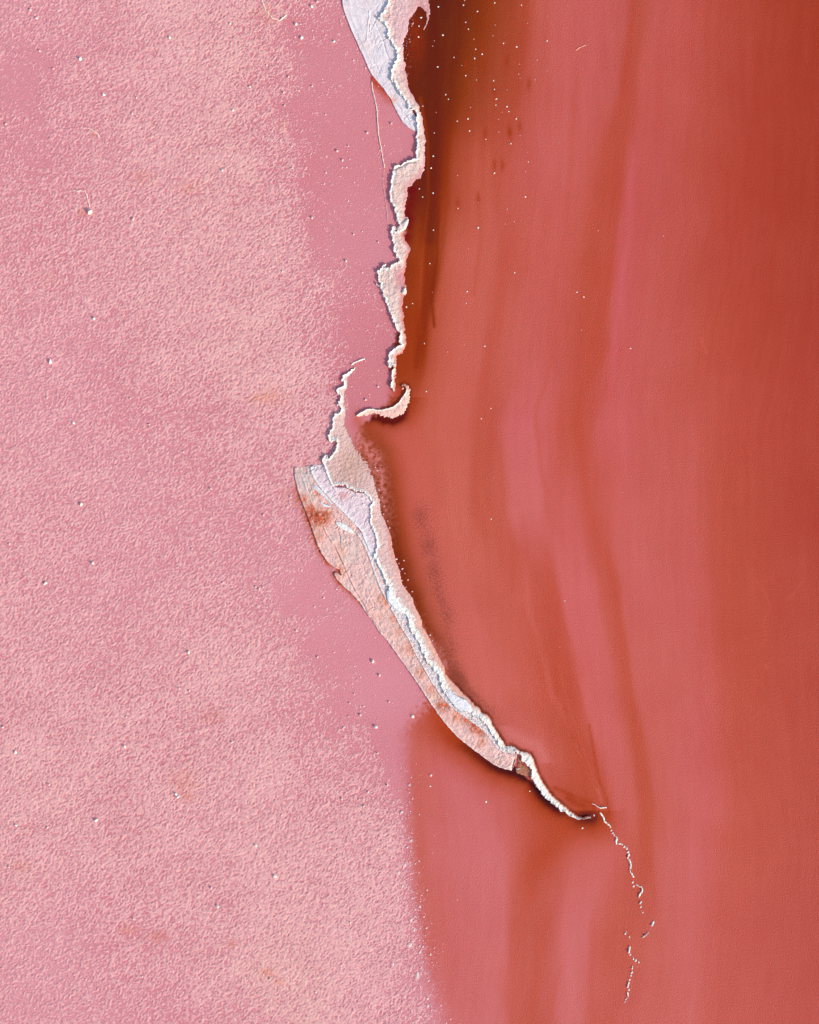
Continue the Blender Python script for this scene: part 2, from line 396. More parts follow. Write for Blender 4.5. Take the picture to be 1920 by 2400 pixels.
def soften(a):
    b = a.copy(); i0 = np.searchsorted(ax, 690)
    f = hblur(a[:, i0:], 3); w = hblur(a[:, i0:], 30)
    m = np.maximum(np.clip((f[..., :1] - 150) / 30, 0, 1) * 0.5, sm(1570, 1660, Xc[:, i0:])[..., None] * 0.92)          # the dark strip by the bank keeps its contrast
    b[:, i0:] = f * (1 - m) + w * m
    return b
far_r = (sm(1600, 1760, Xc) * np.clip(Yc / 2400, 0, 1))[..., None] * np.array([6.0, 6.0, 11.0])
e = soften(e) - W3 + far_r; s_ = soften(s_) - W3 + far_r
xs_mid = np.interp(Yc[:, 0], [1500, 1600, 1700, 1780, 1850, 1915, 1990], [985, 1035, 1110, 1215, 1290, 1372, 1392])
we = sm(-6, 6, Xc - xs_mid[:, None]) * (1 - sm(1905, 1990, Yc)) 
we = np.where(Yc < 1560, 1.0, we)
wc = e * we[..., None] + s_ * (1 - we)[..., None]
# streaks drawn out along the drift of the brine
st = fbm(Xc * 6.0 + fbm(Xc, Yc, 200, 60, 2) * 60, Yc * 0.32, 110, 77, 5, 0.62)
wc = wc + ((st * 1.2 + fbm((Xc - np.interp(Yc, [0, 500, 1000, 1500, 2000, 2400], [60, 40, -40, -10, 60, 10]) + fbm(Xc, Yc, 300, 79, 2) * 20) * 2.2, Yc * 0.13, 40, 78, 5, 0.72) * 1.9) * (Xc > 940))[..., None] * np.array([1.0, 1.3, 1.5]) + (fbm(Xc, Yc, 130, 31, 4) * 2.4)[..., None] * np.array([0.7, 1, 1])
wc = wc + (np.exp(-((Xc - 1560) / 110) ** 2))[..., None] * np.array([-4.0, -1.0, -7.0])
dU = dist(X, Y, U_R, 90); dM = dist(X, Y, M_R, 90); dS = dist(X, Y, SPIT_EDGE[20:], 150)
dCt = dist(X, Y, CURL_B, 60)
nz = fbm(Xc, Yc, 22, 3, 4, 0.6)
eastside = Xc > np.interp(Yc, [0, 900, 1000, 1100, 1400, 1560, 1700, 1915], [900, 880, 820, 800, 900, 1000, 1110, 1330])
# deep red brine along the upper bank
def shade(dst, amt):
    global wc
    wc = mixc(wc, np.array(dst, float), np.clip(amt, 0, 1))
shade((110, 40, 13), sm(470, 380, Yc) * np.exp(-(dU / 14.0) ** 2) * (0.45 + 0.5 * nz) * eastside)
dM2 = dist(X, Y, M_R, 230)
shade((204, 98, 89), eastside * sm(880, 1000, Yc) * sm(1720, 1500, Yc) * 0.65 * np.exp(-((dM2 - 80) / 48.0) ** 2))
shade((201, 94, 84), sm(520, 620, Yc) * sm(1060, 960, Yc) * 0.4 * np.exp(-((Xc - 1075) / 50.0) ** 2))
redpatch = np.exp(-((Xc - 975) / 20) ** 2 - ((Yc - 85) / 62) ** 2)
shade((140, 48, 28), redpatch * (0.9 + 0.6 * fbm(Xc * 2.4, Yc, 16, 8, 3)))
shade((112, 24, 10), np.exp(-((Xc - 962) / 9) ** 2 - ((Yc - 250) / 80) ** 2) * 0.0 + np.exp(-((Xc - 966 - (Yc - 430) * -0.12) / 13) ** 2) * sm(425, 440, Yc) * sm(590, 540, Yc) * (0.75 + 0.6 * nz))
# dark brine pooled under the hooked bar
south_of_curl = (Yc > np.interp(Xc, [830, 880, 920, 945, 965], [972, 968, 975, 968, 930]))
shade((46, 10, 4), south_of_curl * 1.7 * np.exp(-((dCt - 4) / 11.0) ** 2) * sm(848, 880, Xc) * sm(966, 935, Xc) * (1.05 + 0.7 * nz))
shade((150, 50, 22), south_of_curl * np.exp(-(dCt / 28.0) ** 2) * 0.55 * sm(835, 870, Xc))
shade((120, 40, 16), np.exp(-(dCt / 5.0) ** 2) * sm(1025, 900, Yc) * (Xc > 935) * 0.7)
# brown halo off the tan shelf, running all down the east side of the spit
shade((112, 40, 16), eastside * (Yc > 1080) * np.exp(-((dM - 4) / 12.0) ** 2) * sm(1560, 1300, Yc) * (0.7 + 0.5 * nz))
shade((140, 50, 22), eastside * (Yc > 930) * (Yc < 1500) * np.exp(-((dM - 8) / 20.0) ** 2) * 0.2 * (1 + 0.5 * nz))
shade((205, 118, 112), eastside * sm(960, 1010, Yc) * sm(1330, 1080, Yc) * np.exp(-(dM / 20.0) ** 2) * (0.75 + 0.9 * fbm(Xc, Yc, 9, 303, 4, .7)))
shade((108, 40, 24), eastside * (Yc > 1600) * np.exp(-((dM - 2.5) / 3.6) ** 2) * (0.75 + 0.5 * nz))
shade((212, 118, 112), eastside * (Yc > 1700) * (Yc < 1790) * np.exp(-((dM - 24) / 14) ** 2) * 0.5)
# lee side (south-west) of the spit
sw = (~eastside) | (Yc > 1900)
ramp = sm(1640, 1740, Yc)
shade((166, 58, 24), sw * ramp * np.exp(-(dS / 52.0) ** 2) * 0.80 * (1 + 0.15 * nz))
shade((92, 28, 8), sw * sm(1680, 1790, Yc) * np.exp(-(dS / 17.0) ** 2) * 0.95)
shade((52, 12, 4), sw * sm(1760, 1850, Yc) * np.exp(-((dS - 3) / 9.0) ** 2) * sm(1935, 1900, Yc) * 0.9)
pl = dist(X, Y, [(1330, 1925), (1290, 1985), (1245, 2060), (1228, 2120)], 120)
shade((178, 68, 42), np.exp(-(pl / 34.0) ** 2) * 0.7 * sm(2160, 1980, Yc))
pl = dist(X, Y, ZE([(250, 620), (330, 740), (430, 880), (560, 1000)]), 80)
shade((172, 62, 32), np.exp(-(pl / 18.0) ** 2) * 0.65)
# curling filaments round the gap after the tip
for pts, w, c, a in [
    ([(1382, 1700), (1396, 1790), (1408, 1840), (1424, 1880), (1428, 1912), (1414, 1930)], 3.5, (168, 60, 34), 0.7),
    ([(1345, 1740), (1372, 1800), (1400, 1850), (1412, 1880)], 3, (206, 104, 92), 0.55),
    ([(1310, 1560), (1335, 1660), (1362, 1740), (1390, 1820), (1420, 1870)], 2.2, (208, 108, 92), 0.3),
    ([(1322, 1660), (1350, 1760), (1398, 1845)], 2.5, (176, 66, 40), 0.6),
    ([(1300, 1846), (1350, 1868), (1386, 1884), (1396, 1900), (1388, 1916)], 5, (160, 54, 26), 0.7),
    ([(1330, 1870), (1368, 1890), (1384, 1905)], 6, (150, 50, 22), 0.6),
    ([(1515, 1960), (1528, 2060), (1536, 2100), (1520, 2150)], 4, (184, 74, 58), 0.4),
    ([(1770, 1355), (1790, 1385), (1800, 1405), (1806, 1425), (1792, 1450), (1790, 1475), (1798, 1495), (1780, 1520)], 2.4, (204, 92, 74), 0.35),
    ([(1880, 1365), (1862, 1390), (1840, 1410)], 2.4, (204, 92, 74), 0.35),
    ([(1795, 1560), (1798, 1566)], 4, (206, 98, 80), 0.5),
    ([(1795, 1655), (1760, 1690)], 3, (200, 92, 74), 0.3),
    ([(1642, 790), (1650, 812), (1658, 828)], 2.4, (210, 104, 90), 0.4),
    ([(1575, 776), (1610, 772)], 2.4, (210, 104, 90), 0.3)]:
    dd = dist(X, Y, jag(pts, 2.0, 14, int(pts[0][0]) % 97, 3), 40)
    shade(c, np.exp(-(dd / w) ** 2) * a * (0.8 + 0.5 * nz))
# streaks beside the upper bank
for pts, w, c, a in [
    ([(985, 230), (1003, 330), (1005, 470), (995, 560), (985, 680), (985, 780)], 4, (176, 70, 40), 0.45),
    ([(1028, 480), (1024, 600), (1012, 700), (1018, 765)], 4, (128, 42, 12), 0.75),
    ([(1048, 300), (1046, 480), (1030, 620), (1010, 700)], 9, (134, 46, 14), 0.6),
    ([(1000, 560), (1000, 660), (985, 760), (975, 860)], 5, (136, 46, 16), 0.6),
    ([(1008, 0), (1025, 150), (1022, 300), (1012, 460), (1005, 560)], 13, (104, 37, 12), 0.55),
    ([(1110, 690), (1128, 560), (1122, 470)], 6, (176, 70, 48), 0.3)]:
    dd = dist(X, Y, pts, 60)
    shade(c, np.exp(-(dd / w) ** 2) * a * (0.85 + 0.4 * st))
for pts, w, c, a in [
    ([(1479, -20), (1468, 145), (1451, 278)], 11, (184, 71, 54), .35),
    ([(1446, 535), (1423, 690), (1379, 846), (1351, 1002), (1368, 1125), (1401, 1258), (1446, 1392), (1457, 1503), (1479, 1648), (1501, 1804), (1512, 1949), (1507, 2094)], 10, (188, 76, 58), .32),
    ([(1279, 1247), (1290, 1392), (1323, 1559), (1345, 1670), (1390, 1826)], 11, (188, 76, 58), .32),
    ([(1190, 500), (1178, 624), (1162, 780), (1139, 891), (1150, 1002), (1112, 1114), (1108, 1250)], 14, (190, 82, 66), .4),
    ([(1300, 1230), (1312, 1314), (1329, 1448), (1379, 1648), (1423, 1826)], 9, (206, 100, 98), .5),
    ([(1490, 300), (1468, 535), (1440, 802), (1432, 960)], 9, (202, 92, 96), .5),
    ([(1279, 2004), (1212, 2171), (1201, 2338), (1196, 2430)], 13, (190, 80, 62), .3),
    ([(1310, 2070), (1270, 2200), (1262, 2330), (1240, 2420)], 8, (192, 82, 66), .4),
    ([(1345, 2040), (1322, 2170), (1340, 2290), (1345, 2400)], 14, (208, 106, 106), .45),
    ([(1330, 2215), (1300, 2310), (1285, 2420)], 7, (194, 84, 70), .45),
    ([(1405, 2080), (1390, 2230), (1385, 2420)], 10, (192, 82, 68), .4),
    ([(1360, 120), (1340, 330), (1330, 520), (1290, 760), (1275, 900)], 8, (188, 80, 66), .3),
    ([(1305, 760), (1262, 960), (1268, 1100), (1300, 1250)], 6, (192, 82, 68), .35),
    ([(1220, 1240), (1240, 1440), (1290, 1600), (1345, 1740)], 8, (206, 102, 92), .35),
    ([(1560, 0), (1540, 300), (1500, 600), (1490, 900), (1520, 1200)], 22, (186, 76, 68), .2)]:
    p = jag(pts, 9, 160, int(pts[0][1]) % 91 + 3, 8, 3)
    dd = dist(X, Y, p, 90)
    tt = np.clip((Yc - p[0][1]) / 110, 0, 1) * np.clip((p[-1][1] - Yc) / 110, 0, 1)
    if p[0][1] < 0: tt = np.clip((p[-1][1] - Yc) / 110, 0, 1)
    shade(c, np.exp(-np.abs(dd / w) ** 2.4) * a * tt * (1 + 0.5 * st))
# brown smears that trail above some of the lumps
for x, y in [(1092, 165), (1158, 220), (1193, 315), (1197, 320), (1159, 395), (1178, 395), (1129, 120), (1218, 305), (1121, 472), (1073, 485), (1138, 320), (1134, 162), (1188, 150), (1240, 205)]:
    shade((158, 56, 30), np.exp(-((Xc - x) / 5.0) ** 2 - ((Yc - y + 8) / 14.0) ** 2) * 0.6)

# the pink half: shallow brine lying in the salt crust
pink = np.array((217, 139, 149.)) + (fbm(Xc, Yc, 260, 41, 4) * 5)[..., None] * np.array([0.2, 1, 1.3])
warm = idw(Xc, Yc, [(0, 0, 0), (60, 190, .25), (380, 80, .3), (700, 200, .45), (860, 300, .5), (880, 600, .4), (900, 900, .8), (850, 1010, .9),
                    (560, 430, .5), (300, 430, .3), (600, 940, .5), (90, 900, .0), (300, 1200, .0), (500, 1500, .1), (860, 1600, .2), (700, 1400, .1),
                    (380, 1720, .7), (200, 1880, .5), (560, 1950, .3), (100, 2300, -.1), (660, 2300, .3), (300, 2150, .5), (820, 2200, .2), (900, 2390, .4), (940, 1750, .6)])[..., 0]
pink = mixc(pink, np.array((200, 112, 118.)), np.clip(warm, 0, 1) * 0.75)
pink_edge = np.interp(Yc, [-400, 0, 60, 100, 150, 200, 250, 300, 360, 385, 410, 440, 500, 540, 600, 640, 700, 760, 820, 860, 890, 915, 950, 1000, 1060, 1300, 1560, 1640, 1720, 1800, 1900, 2000, 2100, 2200, 2300, 2400, 2700],
                      [960, 960, 930, 925, 930, 945, 965, 983, 985, 975, 950, 935, 935, 945, 945, 915, 925, 940, 925, 915, 920, 924, 905, 842, 830, 868, 1040, 1010, 938, 940, 948, 954, 966, 980, 1000, 1028, 1100])
soft = np.interp(Yc, [0, 850, 900, 1050, 1600, 1900, 2400], [6, 6, 10, 14, 34, 24, 44])
wp = 1 - sm(-1, 1, (Xc - pink_edge + nz * 9 + fbm(Xc, Yc, 10, 909, 2, .8) * soft * 0.8) / soft)
wc = mixc(wc, pink, wp)
puddle = inside(X, Y, ZA([(728, 775), (800, 850), (900, 965), (945, 1030), (900, 1010), (830, 960), (780, 940), (745, 900)]))
dp = dist(X, Y, ZA([(735, 790), (790, 850), (850, 905), (920, 985)]), 60)
shade((150, 40, 18), np.exp(-(dp / 6.0) ** 2) * (Xc > 868) * sm(235, 200, Yc) * 0.9)
shade((196, 84, 66), np.exp(-(dp / 14.0) ** 2) * (Xc > 871) * 0.7)
shade((192, 84, 70), np.exp(-((Xc - 925) / 14) ** 2 - ((Yc - 920) / 12) ** 2) * 0.7)
shade((190, 84, 68), np.exp(-((Xc - 838) / 12) ** 2 - ((Yc - 985) / 20) ** 2) * 0.6)
dSl = dist(X, Y, SPIT_L, 40)
shade((176, 74, 44), np.exp(-(dSl / 6.5) ** 2) * sm(1120, 1180, Yc) * sm(1460, 1350, Yc) * (0.9 + 1.0 * nz))
algae = 0.24 * np.exp(-(dist(X, Y, [(985, 1200), (1010, 1330), (1040, 1420), (1062, 1520), (1072, 1600), (1100, 1680)], 120) / 30.0) ** 2) * (Xc > 0) * eastside
algae += 0.10 * np.exp(-(dist(X, Y, [(980, 1160), (1040, 1300), (1090, 1420)], 160) / 60.0) ** 2) * eastside
algae += 0.15 * np.exp(-((Xc - 1095 - (Yc - 2150) * 0.12) / 48.0) ** 2) * sm(1960, 2060, Yc)
algae += 0.17 * eastside * sm(1180, 1300, Yc) * sm(1780, 1650, Yc) * np.exp(-((dM - 14) / 16.0) ** 2)
algae += 0.16 * np.exp(-((Xc - 1290) / 60.0) ** 2 - ((Yc - 220) / 90.0) ** 2) + 0.12 * np.exp(-((Xc - 1120) / 90.0) ** 2 - ((Yc - 250) / 200.0) ** 2)
algae += 0.15 * np.exp(-((Xc - 1160) / 50.0) ** 2 - ((Yc - 1480) / 200.0) ** 2)
algae = algae * (0.9 + 0.25 * fbm(Xc, Yc, 60, 88, 3))
wc = np.clip(wc, 8, 250)
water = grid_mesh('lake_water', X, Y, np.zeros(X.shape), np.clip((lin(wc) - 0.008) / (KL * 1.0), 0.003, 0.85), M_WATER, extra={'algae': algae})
tag(water, 'smooth red and salmon brine drawn out in long darker streaks', kind='structure')
del water['label']

# ------------------------------------------------------------------ the salt flat (left half)
fx = axis(-30, 1085, 1.9, 900, 1.12); fy = axis(-30, 2430, 1.9, 3400, 1.12)
fx = fx[(fx > -900) & (fx < 1086)]; fy = fy[(fy > -900) & (fy < 3400)]
X, Y = np.meshgrid(fx, fy)
wrx = fbm(X, Y, 90, 221, 4, .6) * 34; wry = fbm(X, Y, 90, 231, 4, .6) * 34
cov = idw(X + wrx, Y + wry, [(0, 0, .42), (60, 190, .22), (200, 40, .45), (60, 340, .3), (200, 260, .5), (120, 500, .45), (60, 700, .5), (420, 60, .85), (560, 110, .8),
                 (640, 60, .55), (700, 90, .2), (760, 150, .1), (700, 260, .14), (640, 230, .5), (500, 260, .8), (400, 330, .75), (560, 380, .85), (660, 380, .45), (740, 400, .12),
                 (820, 300, .05), (900, 220, .12), (850, 420, .08), (870, 560, .08), (760, 560, .15), (640, 560, .8), (480, 520, .75), (300, 480, .55), (200, 620, .55),
                 (400, 700, .72), (600, 760, .9), (700, 760, .6), (760, 760, .3), (840, 760, .12), (860, 880, .06), (850, 950, .05), (680, 900, .9), (560, 860, .88), (740, 960, .7), (430, 820, .66),
                 (200, 820, .4), (60, 900, .5), (300, 960, .38), (450, 1000, .36), (620, 1080, .6), (180, 1080, .5), (60, 1200, .6), (400, 1180, .42), (640, 1240, .34), (300, 1350, .45),
                 (560, 1340, .4), (700, 1400, .14), (800, 1500, .12), (880, 1560, .08), (640, 1440, .4), (480, 1450, .62), (200, 1500, .55), (60, 1600, .66), (380, 1620, .66), (560, 1560, .82), (640, 1620, .6),
                 (720, 1640, .3), (840, 1640, .14), (900, 1700, .12), (740, 1760, .45), (620, 1780, .86), (840, 1780, .4), (900, 1820, .34), (940, 1800, .1), (500, 1800, .7), (240, 1720, .7), (60, 1800, .8), (140, 1960, .72),
                 (400, 1950, .7), (640, 1960, .82), (820, 1960, .8), (890, 1960, .85), (760, 1900, .65), (60, 2100, .62), (260, 2120, .55), (500, 2100, .66), (660, 2150, .84), (840, 2100, .86), (925, 2080, .72),
                 (100, 2300, .42), (300, 2280, .45), (500, 2260, .6), (640, 2260, .92), (780, 2260, .95), (890, 2260, .8), (950, 2300, .4), (60, 2390, .5), (300, 2390, .4), (560, 2390, .5), (760, 2390, .9), (900, 2390, .6), (980, 2395, .4)], 3.2)[..., 0]
wxx = X + fbm(X, Y, 30, 201, 2) * 6; wyy = Y + fbm(X, Y, 34, 202, 2) * 6
ca, sa = math.cos(math.radians(-27)), math.sin(math.radians(-27))
ur = wxx * ca + wyy * sa; vr = -wxx * sa + wyy * ca          # along / across the wind-drawn grain
n_big = fbm(ur / 1.6, vr, 70, 301, 3)
n_mid = fbm(ur / 1.5, vr, 11, 311, 2)
rs = np.random.RandomState(3)
def roll(a, dy, dx): return np.roll(np.roll(a, dy, 0), dx, 1)
g0 = rs.randn(*X.shape); g1 = rs.randn(*X.shape)
n_f = g0 + 0.75 * roll(g0, -1, 1) + 0.3 * roll(g0, 0, 1)
n_i = g1 + 0.5 * roll(g1, 1, 0) + 0.5 * roll(g1, 0, 1)
nn = 0.20 * n_mid / n_mid.std() + 0.85 * n_f / n_f.std() + 0.5 * n_i / n_i.std() + 0.10 * n_big / n_big.std()
nn = (nn - nn.mean()) / nn.std()
edge = np.interp(Y, [-900, 0, 380, 600, 860, 930, 1000, 1100, 1560, 1640, 1720, 1800, 1900, 2000, 2100, 2200, 2300, 2400, 3400],
                 [980, 980, 950, 925, 930, 890, 800, 800, 900, 925, 945, 948, 966, 976, 988, 1008, 1030, 1062, 1300])
sft = np.interp(Y, [0, 1000, 1600, 1900, 2400], [8, 8, 60, 34, 60])
off = (cov - 0.5) * 2.1 + 0.55 - 5.0 * np.clip(0.36 - cov, 0, 1)
off = off - 4.6 * sm(-1.5, 1.2, (X - edge) / sft)
poolw = inside(X, Y, ZC([(760, 170), (1100, 60), (1110, 420), (1200, 420), (1180, 520), (1120, 570), (940, 590), (750, 660), (700, 700), (660, 450)]))
off = np.where(poolw, np.minimum(off, -1.75), off)
z = nn + off
zz = z
z = np.where(z > 0, 0.022 * z * (1 + 0.25 * z) / (1 + 0.12 * z * z), 0.03 * z) - 0.001
# colour: pale pink where the crust stands dry, wet rose low down, sandy in places, rusty here and there
dry = np.clip(0.3 + 0.3 * zz, 0, 1.25) * sm(-0.3, 0.3, zz)
c_wet = np.array((217, 142, 151.)); c_dry = np.array((229, 166, 169.))
sandy = idw(X, Y, [(0, 0, .1), (100, 300, .15), (480, 60, .7), (560, 120, .8), (340, 130, .4), (560, 420, .8), (500, 640, .7), (620, 560, .7), (600, 800, .75), (700, 940, .6), (200, 900, .1),
                   (300, 1300, .15), (520, 1560, .6), (100, 1560, .3), (140, 1930, .7), (60, 1990, .6), (330, 1850, .6), (500, 1820, .5), (640, 2260, .95), (690, 2330, .95), (600, 2150, .6), (860, 2100, .4), (100, 2300, .05),
                   (400, 2380, .05), (850, 2350, .2), (200, 2150, .1), (660, 1120, .5), (560, 1200, .2)])[..., 0]
c_dry2 = mixc(np.broadcast_to(c_dry, X.shape + (3,)), np.array((229, 173, 165.)), np.clip(sandy, 0, 1) * 0.85)
fc = c_wet * (1 - dry[..., None]) + c_dry2 * dry[..., None]
fc = fc + (fbm(X, Y, 9, 401, 3, 0.7) * 5)[..., None] * np.array([0.8, 1.3, 1.0]) + (n_big * 3)[..., None]
for x, y, r, ca_, a in [(640, 930, 30, (216, 130, 106), .5), (600, 935, 16, (216, 128, 100), .5), (196, 498, 10, (205, 92, 58), .9), (222, 316, 8, (224, 140, 110), .8), (430, 1828, 30, (218, 138, 118), .6),
                       (440, 1862, 24, (216, 132, 108), .5), (300, 2180, 18, (208, 108, 90), .6), (370, 2195, 22, (208, 108, 92), .6), (545, 2210, 12, (206, 104, 86), .6), (625, 2280, 16, (214, 124, 92), .6), (655, 2300, 12, (214, 124, 92), .5),
                       (445, 440, 22, (218, 134, 112), .5), (330, 415, 26, (218, 136, 112), .35), (620, 35, 26, (224, 150, 132), .6), (500, 1680, 26, (200, 116, 104), .5), (110, 655, 30, (214, 138, 120), .3),
                       (690, 1160, 30, (204, 120, 100), .4), (50, 2030, 20, (214, 138, 112), .5), (660, 290, 14, (214, 140, 122), .5)]:
    g = np.exp(-((X - x) ** 2 + (1.5 * (Y - y)) ** 2) / r ** 2) * a * (0.7 + 0.8 * fbm(X, Y, 14, 411, 2))
    fc = mixc(fc, np.array(ca_, float), np.clip(g, 0, 1))
rust = dist(X, Y, SPIT_L, 60)
g = np.exp(-(rust / 13.0) ** 2) * sm(1120, 1170, Y) * sm(1560, 1420, Y) * (0.6 + 0.8 * fbm(X, Y, 9, 415, 2))
fc = mixc(fc, np.array((186, 84, 56.)), np.clip(g, 0, 0.85))
flat = grid_mesh('salt_flat', X, Y, z, alb(np.clip(fc, 10, 250)), M_FLAT, keep=z > -0.02)
tag(flat, kind='structure')

# ------------------------------------------------------------------ the banks
W = lambda *c: np.array(c, float)
def crust_h(H, p, rimh, rimw, seed, base=-0.02, rough=0.035, warp=0.0):
    def f(X, Y, d, dL, dR):
        t = dR / (dL + dR + 1e-6)
        n = fbm(X, Y, 9, seed, 4, 0.62); n2 = fbm(X, Y, 34, seed + 9, 2)
        h = base + H * t ** p * (1 + 0.18 * n2) + rimh * np.exp(-(dL / rimw) ** 2) * (1 + 0.6 * n) + rough * 1.3 * n * (0.3 + t)
        ledge = 0.03 * sm(0.0, 0.5, fbm(X * 1.0, Y * 0.4, 20, seed + 20, 3))
        return h + ledge * t
    return f
def crust_c(rim, mid, low, rimw, seed, low2=None, whitefun=None):
    def f(X, Y, d, h, dL, dR):
        t = dR / (dL + dR + 1e-6)
        n = fbm(X, Y, 11, seed, 4, 0.65); nl = fbm(X, Y * 0.5, 46, seed + 4, 3)
        w = rimw if whitefun is None else whitefun(X, Y)
        c = mixc(np.broadcast_to(low, X.shape + (3,)), mid, sm(0.05, 0.42, t + 0.10 * n))
        c = c + (n * 7 + 7 * fbm(dR * 1.5, Y * 0.12, 7, seed + 31, 3, .7))[..., None] * W(0.8, 1, 1.1) + (nl * 6)[..., None] * W(.6, 1, 1)
        c = mixc(c, rim, 1 - sm(0.6, 1.25, dL / (w * (1 + 0.75 * n))))
        rust = sm(0.42, 0.9, fbm(X, Y, 15, seed + 7, 3)) * 0.4
        c = mixc(c, W(214, 140, 104), rust * (t > 0.05) * sm(1.0, 1.6, dL / w))
        return alb(np.clip(c, 10, 252))
    return f
RIM = W(230, 216, 210); TAN = W(217, 184, 177); PINKF = W(206, 146, 146)

# ---- upper bank
upper = thing('salt_bank', 'narrow white-rimmed salt bank running down from the top edge below a smooth slab', 'salt bank', 900, 300)
uL = jag(U_L, 4.2, 11, 11); uR = jag(U_R, 3.4, 12, 12)
def uw(X, Y):
    return np.interp(Y, [0, 150, 300, 420, 600, 700, 900], [7, 6, 5, 5, 5, 4.5, 6])
def u_h(X, Y, d, dL, dR):
    h = crust_h(0.22, 0.55, 0.06, 3.0, 21, rough=0.045)(X, Y, d, dL, dR)
    h = h + 0.10 * sm(330, 260, Y) * np.exp(-(dL / 9.0) ** 2) * (0.8 + 0.6 * fbm(X, Y, 18, 24, 2))
    return h + groove(X, Y, ZA([(960, 1720), (1040, 1680), (1120, 1640), (1165, 1640)]), 2.4, -0.14)
def u_c(X, Y, d, h, dL, dR):
    c = crust_c(lin(RIM) * 0 + RIM, TAN, PINKF, 5, 22, whitefun=uw)(X, Y, d, h, dL, dR)
    # pinker and greyer shelf at the head of the bank, rosy patch half way down
    a = np.exp(-((X - 940) / 34) ** 2 - ((Y - 60) / 95) ** 2) * sm(5, 12, dL)
    c = mixc(c, alb((212, 168, 172)), np.clip(a, 0, .85))
    a = np.exp(-((X - 936) / 12) ** 2 - ((Y - 650) / 26) ** 2) * sm(4, 9, dL)
    c = mixc(c, alb((206, 132, 138)), np.clip(a, 0, .85))
    a = np.exp(-(dR / 5.0) ** 2) * sm(500, 560, Y)
    return mixc(c, alb((200, 104, 92)), a * 0.7)
patch('salt_crust', upper, np.vstack([uL, uR[::-1]]), u_h, u_c, M_SALT, lines=(uL, uR))
sl = jag(SLAB, 0.7, 30, 13, octaves=2)
def slab_h(X, Y, d, dl):
    ur = X * 0.42 + Y * 0.9; vr = X * 0.9 - Y * 0.42
    n = fbm(ur / 3.4, vr, 9, 31, 4, 0.6); n2 = fbm(X, Y, 26, 35, 3)
    h = 0.085 - 0.035 * cracks(X, Y, 26, 311, 0.05, 2.6, -0.42) + 0.03 * n + 0.03 * n2 + 0.035 * np.exp(-(dl / 2.6) ** 2) + 0.0016 * np.minimum(dl, 50) * 0.4
    for pts, w, a in [(ZA([(712, 110), (716, 180), (700, 260), (690, 400)]), 1.6, .05), (ZA([(530, 20), (570, 60), (650, 90), (705, 120)]), 1.5, -.05),
                      (ZA([(780, 250), (830, 360), (860, 430), (880, 520), (915, 600)]), 1.7, -.06), (ZA([(720, 690), (780, 660), (810, 720)]), 1.6, -.03),
                      (ZA([(980, 1040), (1060, 1130), (1130, 1230), (1180, 1310)]), 1.4, -.07), (ZA([(1040, 1100), (1110, 1190), (1170, 1300)]), 1.5, .06),
                      (ZA([(500, 60), (560, 240), (640, 420), (720, 600)]), 2.2, .02)]:
        h = h + groove(X, Y, pts, w, a)
    return h
def slab_c(X, Y, d, h, dl):
    n = fbm(X * 0.7 + Y * 0.3, Y * 0.4, 12, 33, 4, 0.65)
    c = W(228, 211, 216) + (n * 6)[..., None] * W(1, 1, .8)
    c = mixc(c, W(226, 190, 186), np.clip(fbm(X, Y, 40, 36, 3), 0, 1) * 0.5)
    a = np.exp(-((X - 922) / 7) ** 2 - ((Y - 232) / 9) ** 2)
    c = mixc(c, W(222, 132, 100), np.clip(a * (0.7 + n), 0, .8))
    return alb(np.clip(c, 10, 250))
patch('salt_slab', upper, sl, slab_h, slab_c, M_SALT, lines=(np.array(SLAB[:18]),))
wisp = np.vstack([jag(ZA([(1300, 130), (1318, 190), (1305, 235), (1268, 305)]), 1.2, 8, 14), jag(ZA([(1256, 300), (1288, 235), (1296, 190), (1284, 140)]), 1.2, 8, 15)])
patch('salt_wisp', upper, wisp, lambda X, Y, d: 0.015 + 0.03 * fbm(X, Y, 6, 3, 2) + 0.01 * d, lambda X, Y, d, h: np.broadcast_to(alb((204, 140, 134)), X.shape + (3,)), M_SALT)
for pts, nm in [(ZB([(1040, 1240), (1060, 1190), (1085, 1180), (1092, 1240), (1075, 1255)]), 'crust_knob'), (ZB([(985, 590), (1015, 560), (1080, 500), (1112, 485), (1105, 530), (1080, 590), (1020, 630)]), 'crust_flake'),
                (ZB([(775, 1120), (800, 1150), (830, 1170), (815, 1185), (780, 1150)]), 'crust_flake')]:
    p = jag(pts + pts[:1], 1.0, 7, 16)
    patch(nm, upper, p, lambda X, Y, d: 0.16 + 0.045 * fbm(X, Y, 7, 5, 3) + 0.03 * np.minimum(d, 3), lambda X, Y, d, h: alb(W(226, 204, 196) + (fbm(X, Y, 6, 6, 2) * 8)[..., None]), M_SALT)

